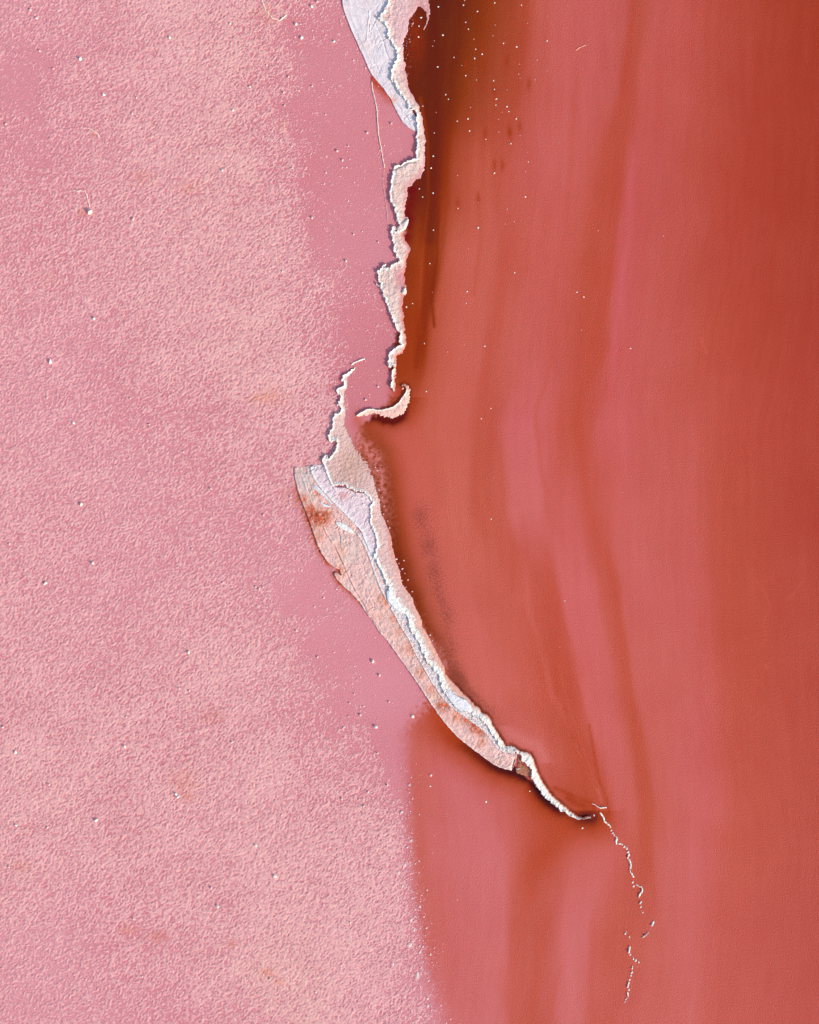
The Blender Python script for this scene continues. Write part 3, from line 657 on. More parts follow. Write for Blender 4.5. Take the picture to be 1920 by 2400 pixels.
# ---- hooked bar
hook = thing('salt_bar', 'small hooked salt bar with dark water below it, between the bank and the spit', 'salt bar', 920, 965)
cT = jag(CURL_T, 1.2, 9, 41); cB = jag(CURL_B, 4.0, 7, 42)
def hk_c(X, Y, d, h, dL, dR):
    n = fbm(X, Y, 8, 43, 3)
    c = mixc(W(226, 178, 168) + (n * 7)[..., None], W(232, 214, 206), 1 - sm(2.0, 4.5, dL))
    a = np.exp(-((X - 948) / 9) ** 2 - ((Y - 906) / 9) ** 2)
    return alb(np.clip(mixc(c, W(190, 110, 92), np.clip(a, 0, .7)), 10, 250))
patch('salt_crust', hook, np.vstack([cT, cB[::-1]]), crust_h(0.17, 0.5, 0.04, 2.2, 44, rough=0.03), hk_c, M_SALT, step=0.8, lines=(cT, cB))
patch('lump', hook, jag(ZC([(1212, 385), (1225, 375), (1240, 385), (1235, 402), (1218, 402), (1212, 385)]), .5, 4, 45), lambda X, Y, d: 0.04 + 0.04 * d, lambda X, Y, d, h: np.broadcast_to(alb((232, 180, 160)), X.shape + (3,)), M_SALT, step=0.7)

# ---- the long spit
spit = thing('salt_spit', 'long curved tapering spit, orange mud on its left, white crust on its right', 'salt spit', 900, 1300)
mL = jag(M_L, 4.0, 10, 51); mR = jag(M_R, 2.2, 12, 52)
def mw(X, Y):
    return np.interp(Y, [850, 1000, 1090, 1160, 1250, 1330, 1400, 1500, 1560, 1640, 1720, 1760, 1930], [4.5, 5, 6, 5, 6, 9, 13, 13, 12, 15, 15, 20, 20])
def m_h(X, Y, d, dL, dR):
    h = crust_h(1.0, 0.5, 0.0, 3.0, 53, base=0.0, rough=0.03)(X, Y, d, dL, dR)
    Hs = np.interp(Y, [850, 900, 1000, 1100, 1300, 1500, 1700, 1800, 1930], [.14, .2, .22, .22, .24, .27, .28, .24, .2])
    t = dR / (dL + dR + 1e-6)
    n = fbm(X, Y, 8, 54, 4, 0.65)
    # in the wide shelf the ground drops quickly behind the rim, then runs out almost level under the brine
    shelf = sm(1280, 1180, Y) * 1.0
    h0 = Hs * (np.where(shelf > 0, t ** (0.5 + 0.9 * shelf), t ** 0.5)) + 0.035 * n * (0.3 + t) + 0.07 * np.exp(-(dL / 3.2) ** 2)
    rid = np.abs(fbm(X * 0.8 + Y * 0.5, Y * 0.8 - X * 0.5, 7, 55, 2)) * 0.07 * np.exp(-(dL / 14) ** 2) * sm(1330, 1500, Y)
    nf = fbm(X, Y, 5, 57, 3, .7)
    return h0 + rid - 0.022 - shelf * 0.05 * np.exp(-(dR / 16.0) ** 2) + shelf * 0.022 * nf
def m_c(X, Y, d, h, dL, dR):
    t = dR / (dL + dR + 1e-6)
    n = fbm(X, Y, 10, 56, 4, 0.65)
    shelf = np.broadcast_to(W(212, 172, 168), X.shape + (3,)) + (n * 8 + 6 * fbm(dR * 1.3, Y * 0.14, 7, 58, 3, .7) * sm(1150, 1300, Y))[..., None] * W(.8, 1, 1.1)
    brown = np.exp(-((X - 822) / 34) ** 2 - ((Y - 1090) / 44) ** 2)
    shelf = mixc(shelf, W(200, 156, 144), np.clip(brown * (1 + n), 0, 1))
    low = mixc(W(206, 134, 128) + (n * 6)[..., None], W(214, 158, 150), sm(1200, 1400, Y))
    c = mixc(low, shelf, sm(0.08, 0.4, t + 0.1 * n))
    stripe = np.exp(-((t - 0.32 - 0.05 * n) / 0.06) ** 2) * sm(1380, 1480, Y)
    c = mixc(c, W(226, 150, 112), stripe * 0.7)
    w = mw(X, Y)
    c = mixc(c, W(230, 217, 211), 1 - sm(0.7, 1.15, dL / (w * (1 + 0.7 * n))))
    tip = sm(1765, 1800, Y)
    c = mixc(c, mixc(W(236, 222, 216) + (n * 8)[..., None], W(214, 120, 96), sm(4.5, 1.0, dR)), tip)
    # low rust line along the waterline
    return alb(np.clip(mixc(c, W(196, 98, 78), np.exp(-(dR / 2.5) ** 2) * 0.6 * sm(1380, 1500, Y)), 10, 252))
patch('salt_crust', spit, np.vstack([mL, mR[::-1]]), m_h, m_c, M_SALT, lines=(mL, mR))

# orange mud slab (its right side runs in under the crust)
MUD = SPIT_L + ZE([(1150, 1250), (1172, 1180), (1160, 1140), (1100, 1150), (1010, 1120), (930, 1020), (850, 900), (760, 800), (640, 760), (560, 720), (460, 620), (380, 480), (290, 330), (200, 150)]) + \
      ZD([(1260, 1320), (1190, 1180), (1150, 1080), (1040, 1000), (985, 880), (950, 740), (900, 620), (850, 500), (800, 420), (740, 260), (700, 190), (620, 60)]) + \
      ZC([(620, 1640), (520, 1530), (440, 1440), (360, 1330), (310, 1210), (290, 1165), (220, 1180), (150, 1178)])
mud = jag(MUD + MUD[:1], 1.0, 12, 61)
ridge1 = ZC([(165, 1180), (200, 1260), (240, 1370), (300, 1530), (380, 1700)])
ridge2 = ZD([(340, 150), (380, 230), (430, 300), (500, 430), (560, 560), (610, 680), (670, 800), (750, 920), (790, 1010), (860, 1110), (920, 1190)])
def mud_h(X, Y, d, dl):
    ur = X * 0.5 + Y * 0.86; vr = X * 0.86 - Y * 0.5
    n = fbm(ur / 1.6, vr, 10, 63, 4, 0.65); n2 = fbm(X, Y, 40, 64, 2)
    h = 0.10 - 0.035 * cracks(X, Y, 24, 321, 0.06, 2.4, -0.52) + 0.042 * n + 0.03 * n2 + 0.03 * np.exp(-((dl - 1) / 2.0) ** 2) + 0.03 * sm(0, 12, dl)
    for pts, w, a in [(ridge1, 1.5, .05), (ridge2, 1.7, .055), ([(x - 3, y + 1) for x, y in ridge2], 1.4, -.05),
                      (ZD([(480, 185), (505, 250), (505, 305)]), 1.4, -.06), (ZD([(440, 320), (480, 410), (520, 500), (570, 570), (615, 640)]), 1.4, -.06), (ZD([(560, 520), (600, 570), (620, 640)]), 1.3, -.05),
                      (ZC([(370, 1500), (410, 1560), (460, 1580), (520, 1600), (600, 1660)]), 1.5, -.07), (ZC([(480, 1640), (560, 1720), (640, 1790), (720, 1850)]), 1.5, -.07),
                      (ZD([(820, 880), (850, 920), (850, 970)]), 1.3, -.05), (ZD([(770, 940), (780, 880), (800, 850)]), 1.3, .04), (ZD([(900, 1110), (920, 1190)]), 1.3, -.04),
                      (ZE([(300, 420), (400, 560), (420, 610)]), 1.3, -.03), (ZE([(1160, 1150), (1182, 1220), (1160, 1300)]), 1.5, .06), (ZE([(1150, 1200), (1130, 1270), (1120, 1310)]), 2.4, -.12),
                      (ZE([(760, 1120), (860, 1190), (960, 1240), (1060, 1270)]), 1.3, -.04)]:
        h = h + groove(X, Y, pts, w, a)
    h = h + 0.022 * fbm(dl * 1.6, Y * 0.12, 7, 69, 3, .7)
    h = h + 0.025 * np.abs(fbm(X * 0.9 + Y * 0.45, Y * 0.45 - X * 0.2, 16, 68, 2))
    k = sm(1090, 1116, Y + 8 * n)
    return h * k + (1 - k) * (0.03 + 0.04 * n)
def mud_c(X, Y, d, h, dl):
    n = fbm(X, Y, 9, 65, 4, 0.7); nb = fbm(X, Y * 0.6, 34, 66, 3)
    base = np.zeros(X.shape + (3,)) + W(228, 180, 174)
    base = mixc(base, W(214, 186, 178), sm(0.0, 0.8, fbm(X, Y * 0.5, 44, 67, 3)) * 0.7)
    base = mixc(base, W(216, 140, 114), sm(0.15, 0.9, nb + 0.4 * n) * 0.35)
    base = base + (n * 8 + 7 * fbm(dl * 1.6, Y * 0.12, 7, 70, 3, .7))[..., None] * W(.7, 1, 1.1)
    grey = np.exp(-((X - 712) / 22) ** 2 - ((Y - 1125) / 30) ** 2)
    base = mixc(base, W(204, 186, 182), np.clip(grey, 0, 1) * 0.8)
    for x, y, r, a in [(737, 1212, 20, 1.0), (760, 1212, 16, .9), (722, 1196, 14, .9), (712, 1168, 9, .8), (745, 1155, 10, .6), (724, 1222, 12, .7), (700, 1276, 14, .7), (747, 1256, 14, .4), (798, 1332, 12, .3),
                       (900, 1406, 14, .6), (925, 1448, 12, .6), (935, 1480, 12, .4), (962, 1520, 14, .5), (985, 1576, 14, .5), (1012, 1616, 14, .5), (1040, 1652, 18, .7), (1095, 1685, 12, .8), (1113, 1702, 14, .9), (1128, 1712, 12, .8),
                       (1128, 1740, 9, .7), (1070, 1682, 12, .6), (1000, 1690, 12, .3), (1032, 1700, 12, .3), (795, 1342, 10, .4), (860, 1488, 10, .3)]:
        g = np.exp(-((X - x) ** 2 + (Y - y) ** 2) / r ** 2) * a * (0.8 + 0.9 * n)
        base = mixc(base, W(178, 66, 34) if r > 11 and a > .65 else W(204, 98, 62), np.clip(g, 0, .92))
    # the thin white salt lip along the brine
    lip = np.exp(-((dl - 1.5) / 1.8) ** 2) * (0.6 + 0.6 * n) * sm(1330, 1440, Y)
    return alb(np.clip(mixc(base, W(236, 214, 206), np.clip(lip, 0, .85)), 10, 250))
patch('mud_slab', spit, mud, mud_h, mud_c, M_MUD, lines=(np.array(SPIT_L),))

# pale plates lying between mud and crust
PL1 = ZC([(290, 1178), (300, 1240), (330, 1310), (370, 1370), (440, 1450), (520, 1540), (620, 1640), (720, 1740), (800, 1830), (840, 1920), (880, 2020), (925, 2110), (990, 2110), (990, 1960), (960, 1860), (930, 1760), (925, 1620), (930, 1500),
          (850, 1450), (740, 1440), (640, 1390), (560, 1390), (500, 1340), (470, 1230), (440, 1150), (380, 1158), (320, 1160)])
pl1 = jag(PL1 + PL1[:1], 0.9, 14, 71)
def pl1_h(X, Y, d, dl):
    n = fbm(X, Y, 9, 72, 4, 0.65)
    h = 0.155 - 0.03 * cracks(X, Y, 20, 331, 0.06, 2.2, -0.6) + 0.034 * n + 0.035 * np.exp(-((dl - 1) / 3.0) ** 2)
    for pts, w, a in [(ZC([(440, 1180), (470, 1290), (520, 1380), (580, 1480)]), 2.2, .05), (ZC([(510, 1390), (560, 1450), (600, 1520)]), 1.6, -.05),
                      (ZC([(540, 1400), (600, 1400), (650, 1420), (700, 1460), (760, 1480), (830, 1500)]), 3.0, .035)]:
        h = h + groove(X, Y, pts, w, a)
    kn = sm(0.25, .8, fbm(X, Y, 7, 75, 2)) * np.exp(-(dist(X, Y, ZC([(540, 1385), (640, 1400), (720, 1450), (830, 1510), (850, 1580)]), 60) / 9) ** 2)
    return h + kn * 0.08 - 0.11 * sm(1104, 1090, Y + 7 * n)
def pl1_c(X, Y, d, h, dl):
    n = fbm(X, Y, 12, 73, 4, 0.65)
    c = W(226, 197, 203) + (n * 8)[..., None]
    c = mixc(c, W(232, 222, 226), np.exp(-(dl / 7.0) ** 2))
    a = np.exp(-((X - 806) / 12) ** 2 - ((Y - 1162) / 9) ** 2)
    return alb(np.clip(mixc(c, W(216, 150, 150), np.clip(a, 0, 1) * .8), 10, 250))
patch('salt_plate', spit, pl1, pl1_h, pl1_c, M_SALT, lines=(np.array(PL1[:12]),))
PL2 = ZD([(672, 215), (735, 320), (790, 440), (815, 520), (850, 620), (890, 730), (912, 780), (960, 880), (1000, 945), (1070, 1075), (1130, 1185), (1200, 1300), (1270, 1450), (1350, 1580), (1430, 1725), (1540, 1890)]) + \
      ZE([(520, 690), (640, 780), (740, 850), (830, 915), (890, 990), (960, 1090), (1040, 1140), (1150, 1150), (1150, 1110), (1060, 1090), (1000, 1050), (960, 970), (900, 890), (850, 820), (790, 760), (740, 740), (600, 690), (560, 650), (480, 560), (440, 460), (400, 360), (300, 240), (250, 120)]) + \
      ZD([(1330, 1310), (1260, 1210), (1230, 1110), (1190, 1030), (1080, 930), (1030, 800), (980, 660), (940, 560), (890, 480), (860, 410), (800, 330), (760, 230), (720, 195)])
pl2 = jag(PL2 + PL2[:1], 1.2, 9, 81)
def pl2_h(X, Y, d, dl):
    n = fbm(X, Y, 7, 82, 4, 0.7)
    return 0.15 - 0.03 * cracks(X, Y, 13, 341, 0.08, 2.0, -0.6) + 0.045 * n + 0.04 * np.exp(-((dl - 1) / 2.2) ** 2) - 0.04 * sm(3, 10, dl) * (Y < 1420) + 0.03 * np.abs(fbm(X, Y, 5, 83, 2)) * (Y > 1450)
def pl2_c(X, Y, d, h, dl):
    n = fbm(X, Y, 8, 84, 4, 0.7)
    c = W(220, 204, 206) + (n * 9)[..., None]
    c = mixc(c, W(222, 176, 160), sm(0.2, 1.0, fbm(X, Y, 22, 85, 3)) * 0.7)
    return alb(np.clip(c, 10, 250))
patch('salt_plate', spit, pl2, pl2_h, pl2_c, M_SALT, lines=(np.array(PL2[:24]),))
def flake(pts, z0, c0, seed, dome=0.03, j=0.7, name='salt_flake', par=None, mat=None):
    p = jag(pts + pts[:1], j, 8, seed)
    return patch(name, par or spit, p, lambda X, Y, d: z0 + dome * np.minimum(d, 5) / 3 + 0.022 * fbm(X, Y, 7, seed, 3),
                 lambda X, Y, d, h: alb(np.clip(W(*c0) + (fbm(X, Y, 7, seed + 1, 3, .7) * 9)[..., None], 8, 250)), mat or M_SALT, step=0.9)
flake(ZD([(975, 815), (985, 900), (1040, 960), (1110, 1010), (1172, 1036), (1165, 1000), (1110, 925), (1055, 850), (1010, 785), (985, 788)]), 0.27, (238, 232, 230), 91)
flake(ZD([(455, 105), (500, 92), (560, 125), (640, 190), (665, 222), (610, 215), (540, 180), (480, 145)]), 0.17, (232, 226, 222), 92, j=1.2)
flake(ZC([(385, 1520), (430, 1555), (480, 1570), (505, 1582), (470, 1592), (420, 1580), (395, 1555)]), 0.15, (220, 216, 228), 93)
flake(ZE([(460, 490), (560, 560), (650, 600), (700, 650), (720, 700), (690, 728), (600, 712), (530, 655), (470, 585)]), 0.27, (228, 220, 226), 94, j=1.0)
flake(ZD([(445, 625), (480, 612), (510, 640), (525, 690), (500, 695), (465, 665)]), 0.12, (226, 168, 150), 95, mat=M_MUD)
flake(ZC([(320, 1380), (345, 1360), (400, 1410), (450, 1470), (520, 1555), (500, 1560), (430, 1490), (360, 1430), (330, 1410)]), 0.17, (218, 212, 218), 96)
# raw brown ground in the gap before the last ridge
flake(ZE([(1172, 1170), (1195, 1195), (1240, 1270), (1320, 1300), (1326, 1385), (1250, 1372), (1165, 1345), (1150, 1322), (1175, 1300), (1180, 1230)]), 0.035, (172, 108, 84), 97, dome=0.03, j=1.6, name='mud_patch', mat=M_MUD)
flake(ZE([(1175, 1185), (1200, 1195), (1245, 1275), (1235, 1295), (1195, 1285), (1178, 1240)]), 0.045, (104, 34, 22), 98, dome=0.01, name='mud_patch', mat=M_MUD)
flake(ZE([(1160, 1300), (1190, 1292), (1215, 1298), (1195, 1308), (1165, 1312)]), 0.1, (230, 190, 180), 99)

# ------------------------------------------------------------------ thin raised rims on the flat
def rim(pts, w, H, col, label, seed, jg=1.4, name='salt_ridge'):
    p = jag(pts, jg, 9, seed)
    cx, cy = p.mean(0)
    t = thing(name, label, 'salt ridge', cx, cy)
    x0, y0 = p.min(0) - w * 2 - 2; x1, y1 = p.max(0) + w * 2 + 2
    X, Y = np.meshgrid(np.arange(x0, x1, 0.8), np.arange(y0, y1, 0.8))
    d = dist(X, Y, p, w * 3)
    ww = w * (0.75 + 0.5 * fbm(X, Y, 12, seed + 2, 2))
    h = H * (1 - (d / ww) ** 2) * (1 + 0.4 * fbm(X, Y, 8, seed + 1, 3))
    c = alb(np.clip(W(*col) + (fbm(X, Y, 6, seed + 3, 2) * 8)[..., None], 8, 250))
    o = grid_mesh(name, X, Y, np.where(h > 0, h, -0.04), c, M_SALT, keep=h > 0, origin=(float(WX(cx)), float(WY(cy)), 0))
    o.location = t.location
    for k in ('label', 'category'): o[k] = t[k]
    bpy.data.objects.remove(t)
    o.name = name
    return o
rim(ZA([(738, 830), (745, 900), (765, 980), (790, 1100), (800, 1250), (805, 1350), (830, 1480), (850, 1600), (868, 1690)]), 1.9, 0.085, (228, 188, 180), 'hairline pale ridge running down from the white slab over pink brine', 111, 0.5, 'salt_ridge')
rim(ZA([(862, 1710), (860, 1750), (855, 1850), (862, 1930), (872, 1990), (892, 2130)]) + ZB([(898, 480), (905, 580)]), 1.1, 0.045, (218, 160, 158), 'broken faint lower end of the hair-thin ridge beside the bank', 112, 0.5, 'salt_ridge')
rim(ZC([(708, 150), (740, 128), (780, 108), (815, 92), (835, 92)]), 2.3, 0.12, (236, 210, 204), 'short detached white rim just above the start of the long spit', 113, 1.6)
rim([(614, 2), (622, 24), (638, 42), (655, 48), (670, 36)], 2.4, 0.1, (236, 196, 182), 'curved orange-white rim of crust at the top edge left of the white slab', 114, 1.6)
rim([(208, 300), (219, 307), (230, 314), (232, 320)], 2.2, 0.1, (236, 204, 192), 'short slanting white rim on the pink flat near the left edge', 115)
rim([(172, 447), (198, 448), (205, 462), (210, 484)], 2.0, 0.09, (234, 196, 188), 'angled pale rim leading down to a big white lump near the left edge', 116, 2.0)
rim([(596, 935), (612, 930), (628, 922)], 1.8, 0.06, (222, 160, 136), 'low orange rim on the sandy part of the flat left of the spit head', 117, 2.0)
rim([(1350, 118), (1358, 112), (1372, 106)], 1.3, 0.05, (226, 160, 140), 'tiny slanting twig-like salt rim alone in the open salmon water near the top', 118, .6)

# ------------------------------------------------------------------ lumps of salt
def rock_mesh(name, seed, col, lx=1.0, ly=1.0, lz=0.8, bend=0.0, sub=1):
    import bmesh
    bm = bmesh.new()
    bmesh.ops.create_icosphere(bm, subdivisions=sub, radius=1.0)
    r = random.Random(seed)
    dirs = [(r.gauss(0, 1), r.gauss(0, 1), r.gauss(0, 1), r.uniform(-0.28, 0.32)) for _ in range(14)]
    for v in bm.verts:
        n = v.co.normalized(); k = 1.12
        for dx, dy, dz, a in dirs:
            L = math.sqrt(dx * dx + dy * dy + dz * dz)
            k += a * max(0, (n.x * dx + n.y * dy + n.z * dz) / L) ** 5
        k *= 1 + r.uniform(-0.2, 0.16)
        v.co = (n.x * k * lx + bend * (n.y * k) ** 2, n.y * k * ly, n.z * k * lz)
        if v.co.z < -0.25: v.co.z = -0.25 - 0.1 * (v.co.z + 0.25)
    me = bpy.data.meshes.new(name)
    bm.to_mesh(me); bm.free()
    at = me.attributes.new('Col', 'FLOAT_COLOR', 'POINT')
    c = alb(col)
    rr = random.Random(seed + 5)
    for i, v in enumerate(me.vertices):
        k = rr.uniform(0.88, 1.06)
        at.data[i].color = (min(c[0] * k, .86), min(c[1] * k, .86), min(c[2] * k, .86), 1)
    me.materials.append(M_SALT)
    return me
white = [rock_mesh('salt_lump', 500 + i, (236, 220, 212)) for i in range(6)]
rose = [rock_mesh('salt_lump', 520 + i, (226, 172, 170)) for i in range(4)]
pale = [rock_mesh('salt_lump', 540 + i, (226, 186, 186)) for i in range(6)]
rnd = random.Random(7)
def lump(px, py, r, label, group, kind='white', el=1.0, ang=None, hz=0.75, sink=0.0, name='salt_lump', cat='salt lump'):
    me = rnd.choice({'white': white, 'rose': rose, 'pale': pale}[kind])
    o = bpy.data.objects.new(name, me)
    C.objects.link(o)
    o.location = (float(WX(px)), float(WY(py)), -sink)
    rr = r * S
    o.scale = (rr * el, rr, rr * hz)
    o.rotation_euler = (0, 0, rnd.uniform(0, 6.28) if ang is None else math.radians(ang))
    return tag(o, label, cat, group)

# specks in the red water (r is half the width in photograph pixels)
G = lambda u, v: (960 + u / 3.92, v / 3.92)
big = {(265, 63): 'white lump nearest the bank head in the darkest water at the top', (495, 48): 'bright white lump near the top edge where brown water turns red',
       (306, 323): 'lone bright lump in the dark brown water right of the red stain', (983, 430): 'pinkish white lump in the salmon water near a darker streak at the top',
       (1263, 376): 'outlying white lump far right of the speckled brown water near the top', (667, 498): 'white lump below a brown smear in the middle of the speckled water',
       (536, 1092): 'largest round white lump in brown water level with the bank waist', (893, 980): 'tall white lump beside a smaller one under a brown smear',
       (780, 1590): 'white lump at the foot of a broad brown smear', (216, 1774): 'angular white lump in dark water right of the jagged notch in the bank',
       (1064, 1808): 'single white lump in clear salmon water below the speckled patch', (796, 910): 'oblong slanting white lump at the end of a dark smear'}
W1 = [(265,63,2.6),(495,48,2.6),(505,5,1.6),(783,25,2.3),(1028,48,1.8),(1450,52,1.4),(623,105,2.3),(515,205,2),(540,268,1.8),(785,230,1.6),(1265,147,1.3),(1083,212,1.2),
      (306,323,2.6),(590,360,1.7),(767,328,1.5),(863,397,2),(227,376,1.5),(212,422,1.6),(983,430,2.4),(1263,376,2.4),(608,452,1.8),(667,498,2.6),(598,537,2.3),(408,528,1.8),(1172,552,1.5),
      (1010,590,1.3),(257,615,2.3),(480,602,1.3),(515,694,2.5),(614,734,1.7),(1003,680,1.7),(1015,718,1.3),(1263,650,1.4),(1155,733,1.5),(772,741,2.1),(780,820,2.1),(895,826,1.4),(332,868,2.1),
      (357,912,2.1),(796,910,2.0),(793,965,2),(893,980,2.7),(912,1024,1.9),(850,1030,1.1),(560,987,1.5),(122,975,1.8),(245,1033,1.3),(437,1112,1.8),(536,1092,3.0),(817,1097,1.4),(981,1090,2.2),
      (227,1222,2),(550,1203,2.3),(820,1212,1.4),(1015,1245,1.6),(702,1280,1.8),(930,1320,2.1),(218,1435,2.3),(1372,1312,1.2),(1085,1397,1.1),(1090,1487,2),(199,1543,2.4),(780,1590,2.5),(1066,1577,1.5),
      (440,1612,1.5),(90,1735,1.8),(216,1774,2.6),(120,1810,2),(1064,1808,2.5),(632,1860,1.4),(445,1915,2),(897,1920,1.6),(107,162,2.8),(86,240,2.2),(82,340,2.4)]
for u, v, r in W1:
    x, y = G(u, v)
    k = 'white' if r > 1.75 else 'rose'
    if (u, v) in big: lb = big[(u, v)]
    elif u < 260 and v > 1400 or u < 330 and v > 360: lb = 'small white salt lump in the dark brown strip of water close along the upper bank'
    elif u < 330: lb = 'small white salt lump in the dark red stain beside the head of the upper bank'
    elif r > 1.75: lb = 'small white salt lump among the scatter in the brown-red water right of the upper bank'
    else: lb = 'tiny half-sunk pinkish salt speck among the scatter in the red water at the top'
    lump(x, y, r * 0.72, lb, 'salt lumps scattered in the red water', k, el=1.9 if (u, v) == (796, 910) else rnd.uniform(.9, 1.25), ang=20 if (u, v) == (796, 910) else None, hz=.9)
R1 = lambda u, v, y0: (900 + u / 1.691, y0 + v / 1.691)
for x, y, r in [(*R1(373, 902, 0), 3.2), (*R1(487, 829, 0), 1.5), (*R1(516, 878, 0), 1.5), (*R1(480, 888, 0), 1.4), (*R1(196, 912, 0), 2), (*R1(335, 985, 0), 1.5), (*R1(848, 914, 0), 1.6), (*R1(1107, 935, 0), 1.6),
                (*R1(518, 66, 600), 1.7), (*R1(329, 141, 600), 2.5), (*R1(326, 187, 600), 1.7), (*R1(765, 143, 600), 2.1), (*R1(792, 163, 600), 2.2), (*R1(782, 294, 600), 1.5), (*R1(318, 353, 600), 1.4), (*R1(400, 357, 600), 1.9),
                (*R1(252, 380, 600), 1.5), (*R1(977, 366, 600), 2.0), (*R1(160, 347, 600), 1.7), (*R1(168, 537, 600), 2), (*R1(424, 604, 600), 1.7), (*R1(386, 645, 600), 1.9), (*R1(945, 937, 600), 1.4), (*R1(435, 880, 600), 1.1),
                (*R1(113, 188, 600), 1.7), (*R1(89, 202, 600), 2.4), (*R1(182, 30, 600), 2), (*R1(192, 144, 600), 1.3), (*R1(425, 28, 1200), 1.9), (*R1(717, 352, 1200), 1.7), (*R1(697, 535, 1200), 1.1)]:
    if r > 3: lb = 'brightest white lump, alone in salmon water right of the bank'
    elif x < 1020: lb = 'white salt speck in the rust-red water just right of the lower half of the upper bank'
    elif y < 700: lb = 'isolated small salt speck in the open salmon water below the speckled patch'
    else: lb = 'isolated small salt speck in the open salmon water right of the hooked bar and spit'
    lump(x, y, r * 0.72, lb, 'salt lumps scattered in the red water', 'white' if r > 1.6 else 'rose', el=rnd.uniform(.9, 1.3), hz=.9)
# specks on the shelf side of the spit
for u, v, r in [(1075, 475, 2.4), (1150, 490, 1.8), (1135, 575, 2.4), (1110, 600, 1.6), (1235, 805, 1.9), (1190, 685, 1.9), (1130, 690, 1.9), (1415, 1245, 2.2), (1005, 160, 2.2), (1440, 1300, 1.6), (985, 90, 1.8), (945, 20, 1.6), (1028, 330, 1.6), (1018, 260, 1.5),
                (1160, 620, 1.4), (1100, 520, 1.3), (1170, 760, 1.5), (1030, 420, 1.5), (950, -60, 1.8), (930, -150, 1.7), (900, -220, 2.0), (880, -420, 2), (862, -450, 1.7)]:
    x, y = ZD([(u, v)])[0]
    lump(x, y, r, 'pink-white salt speck in the brown margin along the right side of the long spit', 'salt specks along the spit margin', 'rose' if r < 2.1 else 'pale')
# lumps south of the spit and at the ragged edge of the flat
Q = lambda u, v: (800 + u / 4.3125, 1900 + v / 4.3125)
for x, y, r, el, ang, lb in [
    (*Q(617, 765), 2.6, 1.9, 115, 'upright oblong pale lump high up on the ragged right edge of the flat'), (*Q(692, 1358), 5.6, 1.15, 110, 'broad rounded pale block at the ragged right edge of the flat, second largest there'),
    (*Q(765, 1670), 5.2, 2.0, 110, 'largest pale oblong block, at the ragged right edge of the flat near the bottom'), (*Q(520, 1555), 4.2, 1.2, 60, 'low pale block on the crusted flat left of the two large edge blocks'),
    (*Q(635, 1880), 3.4, 1.6, 120, 'slanting pale block on the crust below the largest edge block'), (*Q(875, 1970), 3.6, 1.0, 0, 'round pale lump in pink brine at the foot of the ragged edge'),
    (*Q(870, 1900), 2.6, 1.2, 30, 'small pale lump just above the round one, foot of the ragged edge'), (*Q(735, 1208), 3.4, 1.4, 120, 'pale oval lump right where crust gives way to red brine, above the broad block'),
    (*Q(705, 1105), 3.2, 1.3, 120, 'sandy oval lump at the crust edge, higher of a close pair'), (*Q(860, 1185), 2.4, 1.2, 0, 'pale speck standing clear of the ragged edge in red brine'),
    (*Q(790, 970), 2.2, 1.2, 0, None), (*Q(750, 1000), 2.0, 1.2, 0, None), (*Q(835, 1072), 1.8, 1.2, 0, None), (*Q(720, 885), 1.8, 1.2, 0, None), (*Q(700, 410), 1.8, 1.2, 0, None), (*Q(785, 508), 1.5, 1.2, 0, None), (*Q(748, 535), 1.6, 1.2, 0, None),
    (*Q(785, 628), 1.6, 1.2, 0, None), (*Q(812, 855), 1.6, 1.2, 0, None), (*Q(900, 1455), 2.4, 1.4, 120, None), (*Q(795, 1430), 2.2, 1.7, 125, None), (*Q(825, 1375), 1.8, 1.5, 120, None), (*Q(850, 1262), 1.7, 1, 0, None), (*Q(880, 1722), 1.6, 1.5, 110, None),
    (*Q(640, 555), 3.6, 1.3, 120, 'low pale block at the crust edge, uppermost of the edge blocks'), (*Q(575, 625), 3.8, 1.4, 130, 'low pale block just inside the crust edge below the uppermost one'), (*Q(705, 300), 3.0, 1.2, 0, 'faint low pale lump where the crust edge begins, in red brine'),
    (*Q(915, 1138), 1.5, 1, 0, None), (*Q(765, 835), 1.6, 1, 0, None), (*Q(790, 1310), 1.7, 1.4, 100, None), (*Q(745, 1070), 1.7, 1.2, 0, None), (*Q(800, 1190), 1.5, 1.2, 100, None), (*Q(820, 1610), 1.6, 1.4, 140, None), (*Q(1172, 900), 1.2, 1, 0, None), (*Q(805, 2085), 2.0, 1, 0, None)]:
    lump(x, y, r, lb or 'small pale speck breaking the red brine along the ragged right edge of the flat', 'lumps along the ragged edge of the flat', 'pale', el=el, ang=-ang if ang else None, hz=0.4 if r > 3 else .6)
for u, v, r, lb in [(405, 134, 2.3, 'lone white speck in the salmon water below the bend of the spit'), (578, 92, 1.5, 'faint pink speck in the dark water close under the narrow end of the spit'), (183, 72, 2.0, 'small upright pale speck in red brine level with the spit gap'),
                    (787, 238, 2.0, 'yellowish speck in the brown water below the spit tip'), (100, 67, 3.4, 'pale rounded lump where pink brine turns red below the spit bend'), (70, 175, 3.4, 'pale lump with a short tail at the upper end of the ragged flat edge')]:
    x, y = R1(u, v, 1800); lump(x, y, r, lb, None, 'pale' if r > 3 else 'white')
for (u, v), r, lb in [((115, 770), 4.2, 'white lump at the edge of the brown stain under the spit bend')]:
    x, y = ZE([(u, v)])[0]; lump(x, y, r, lb, None, 'white')

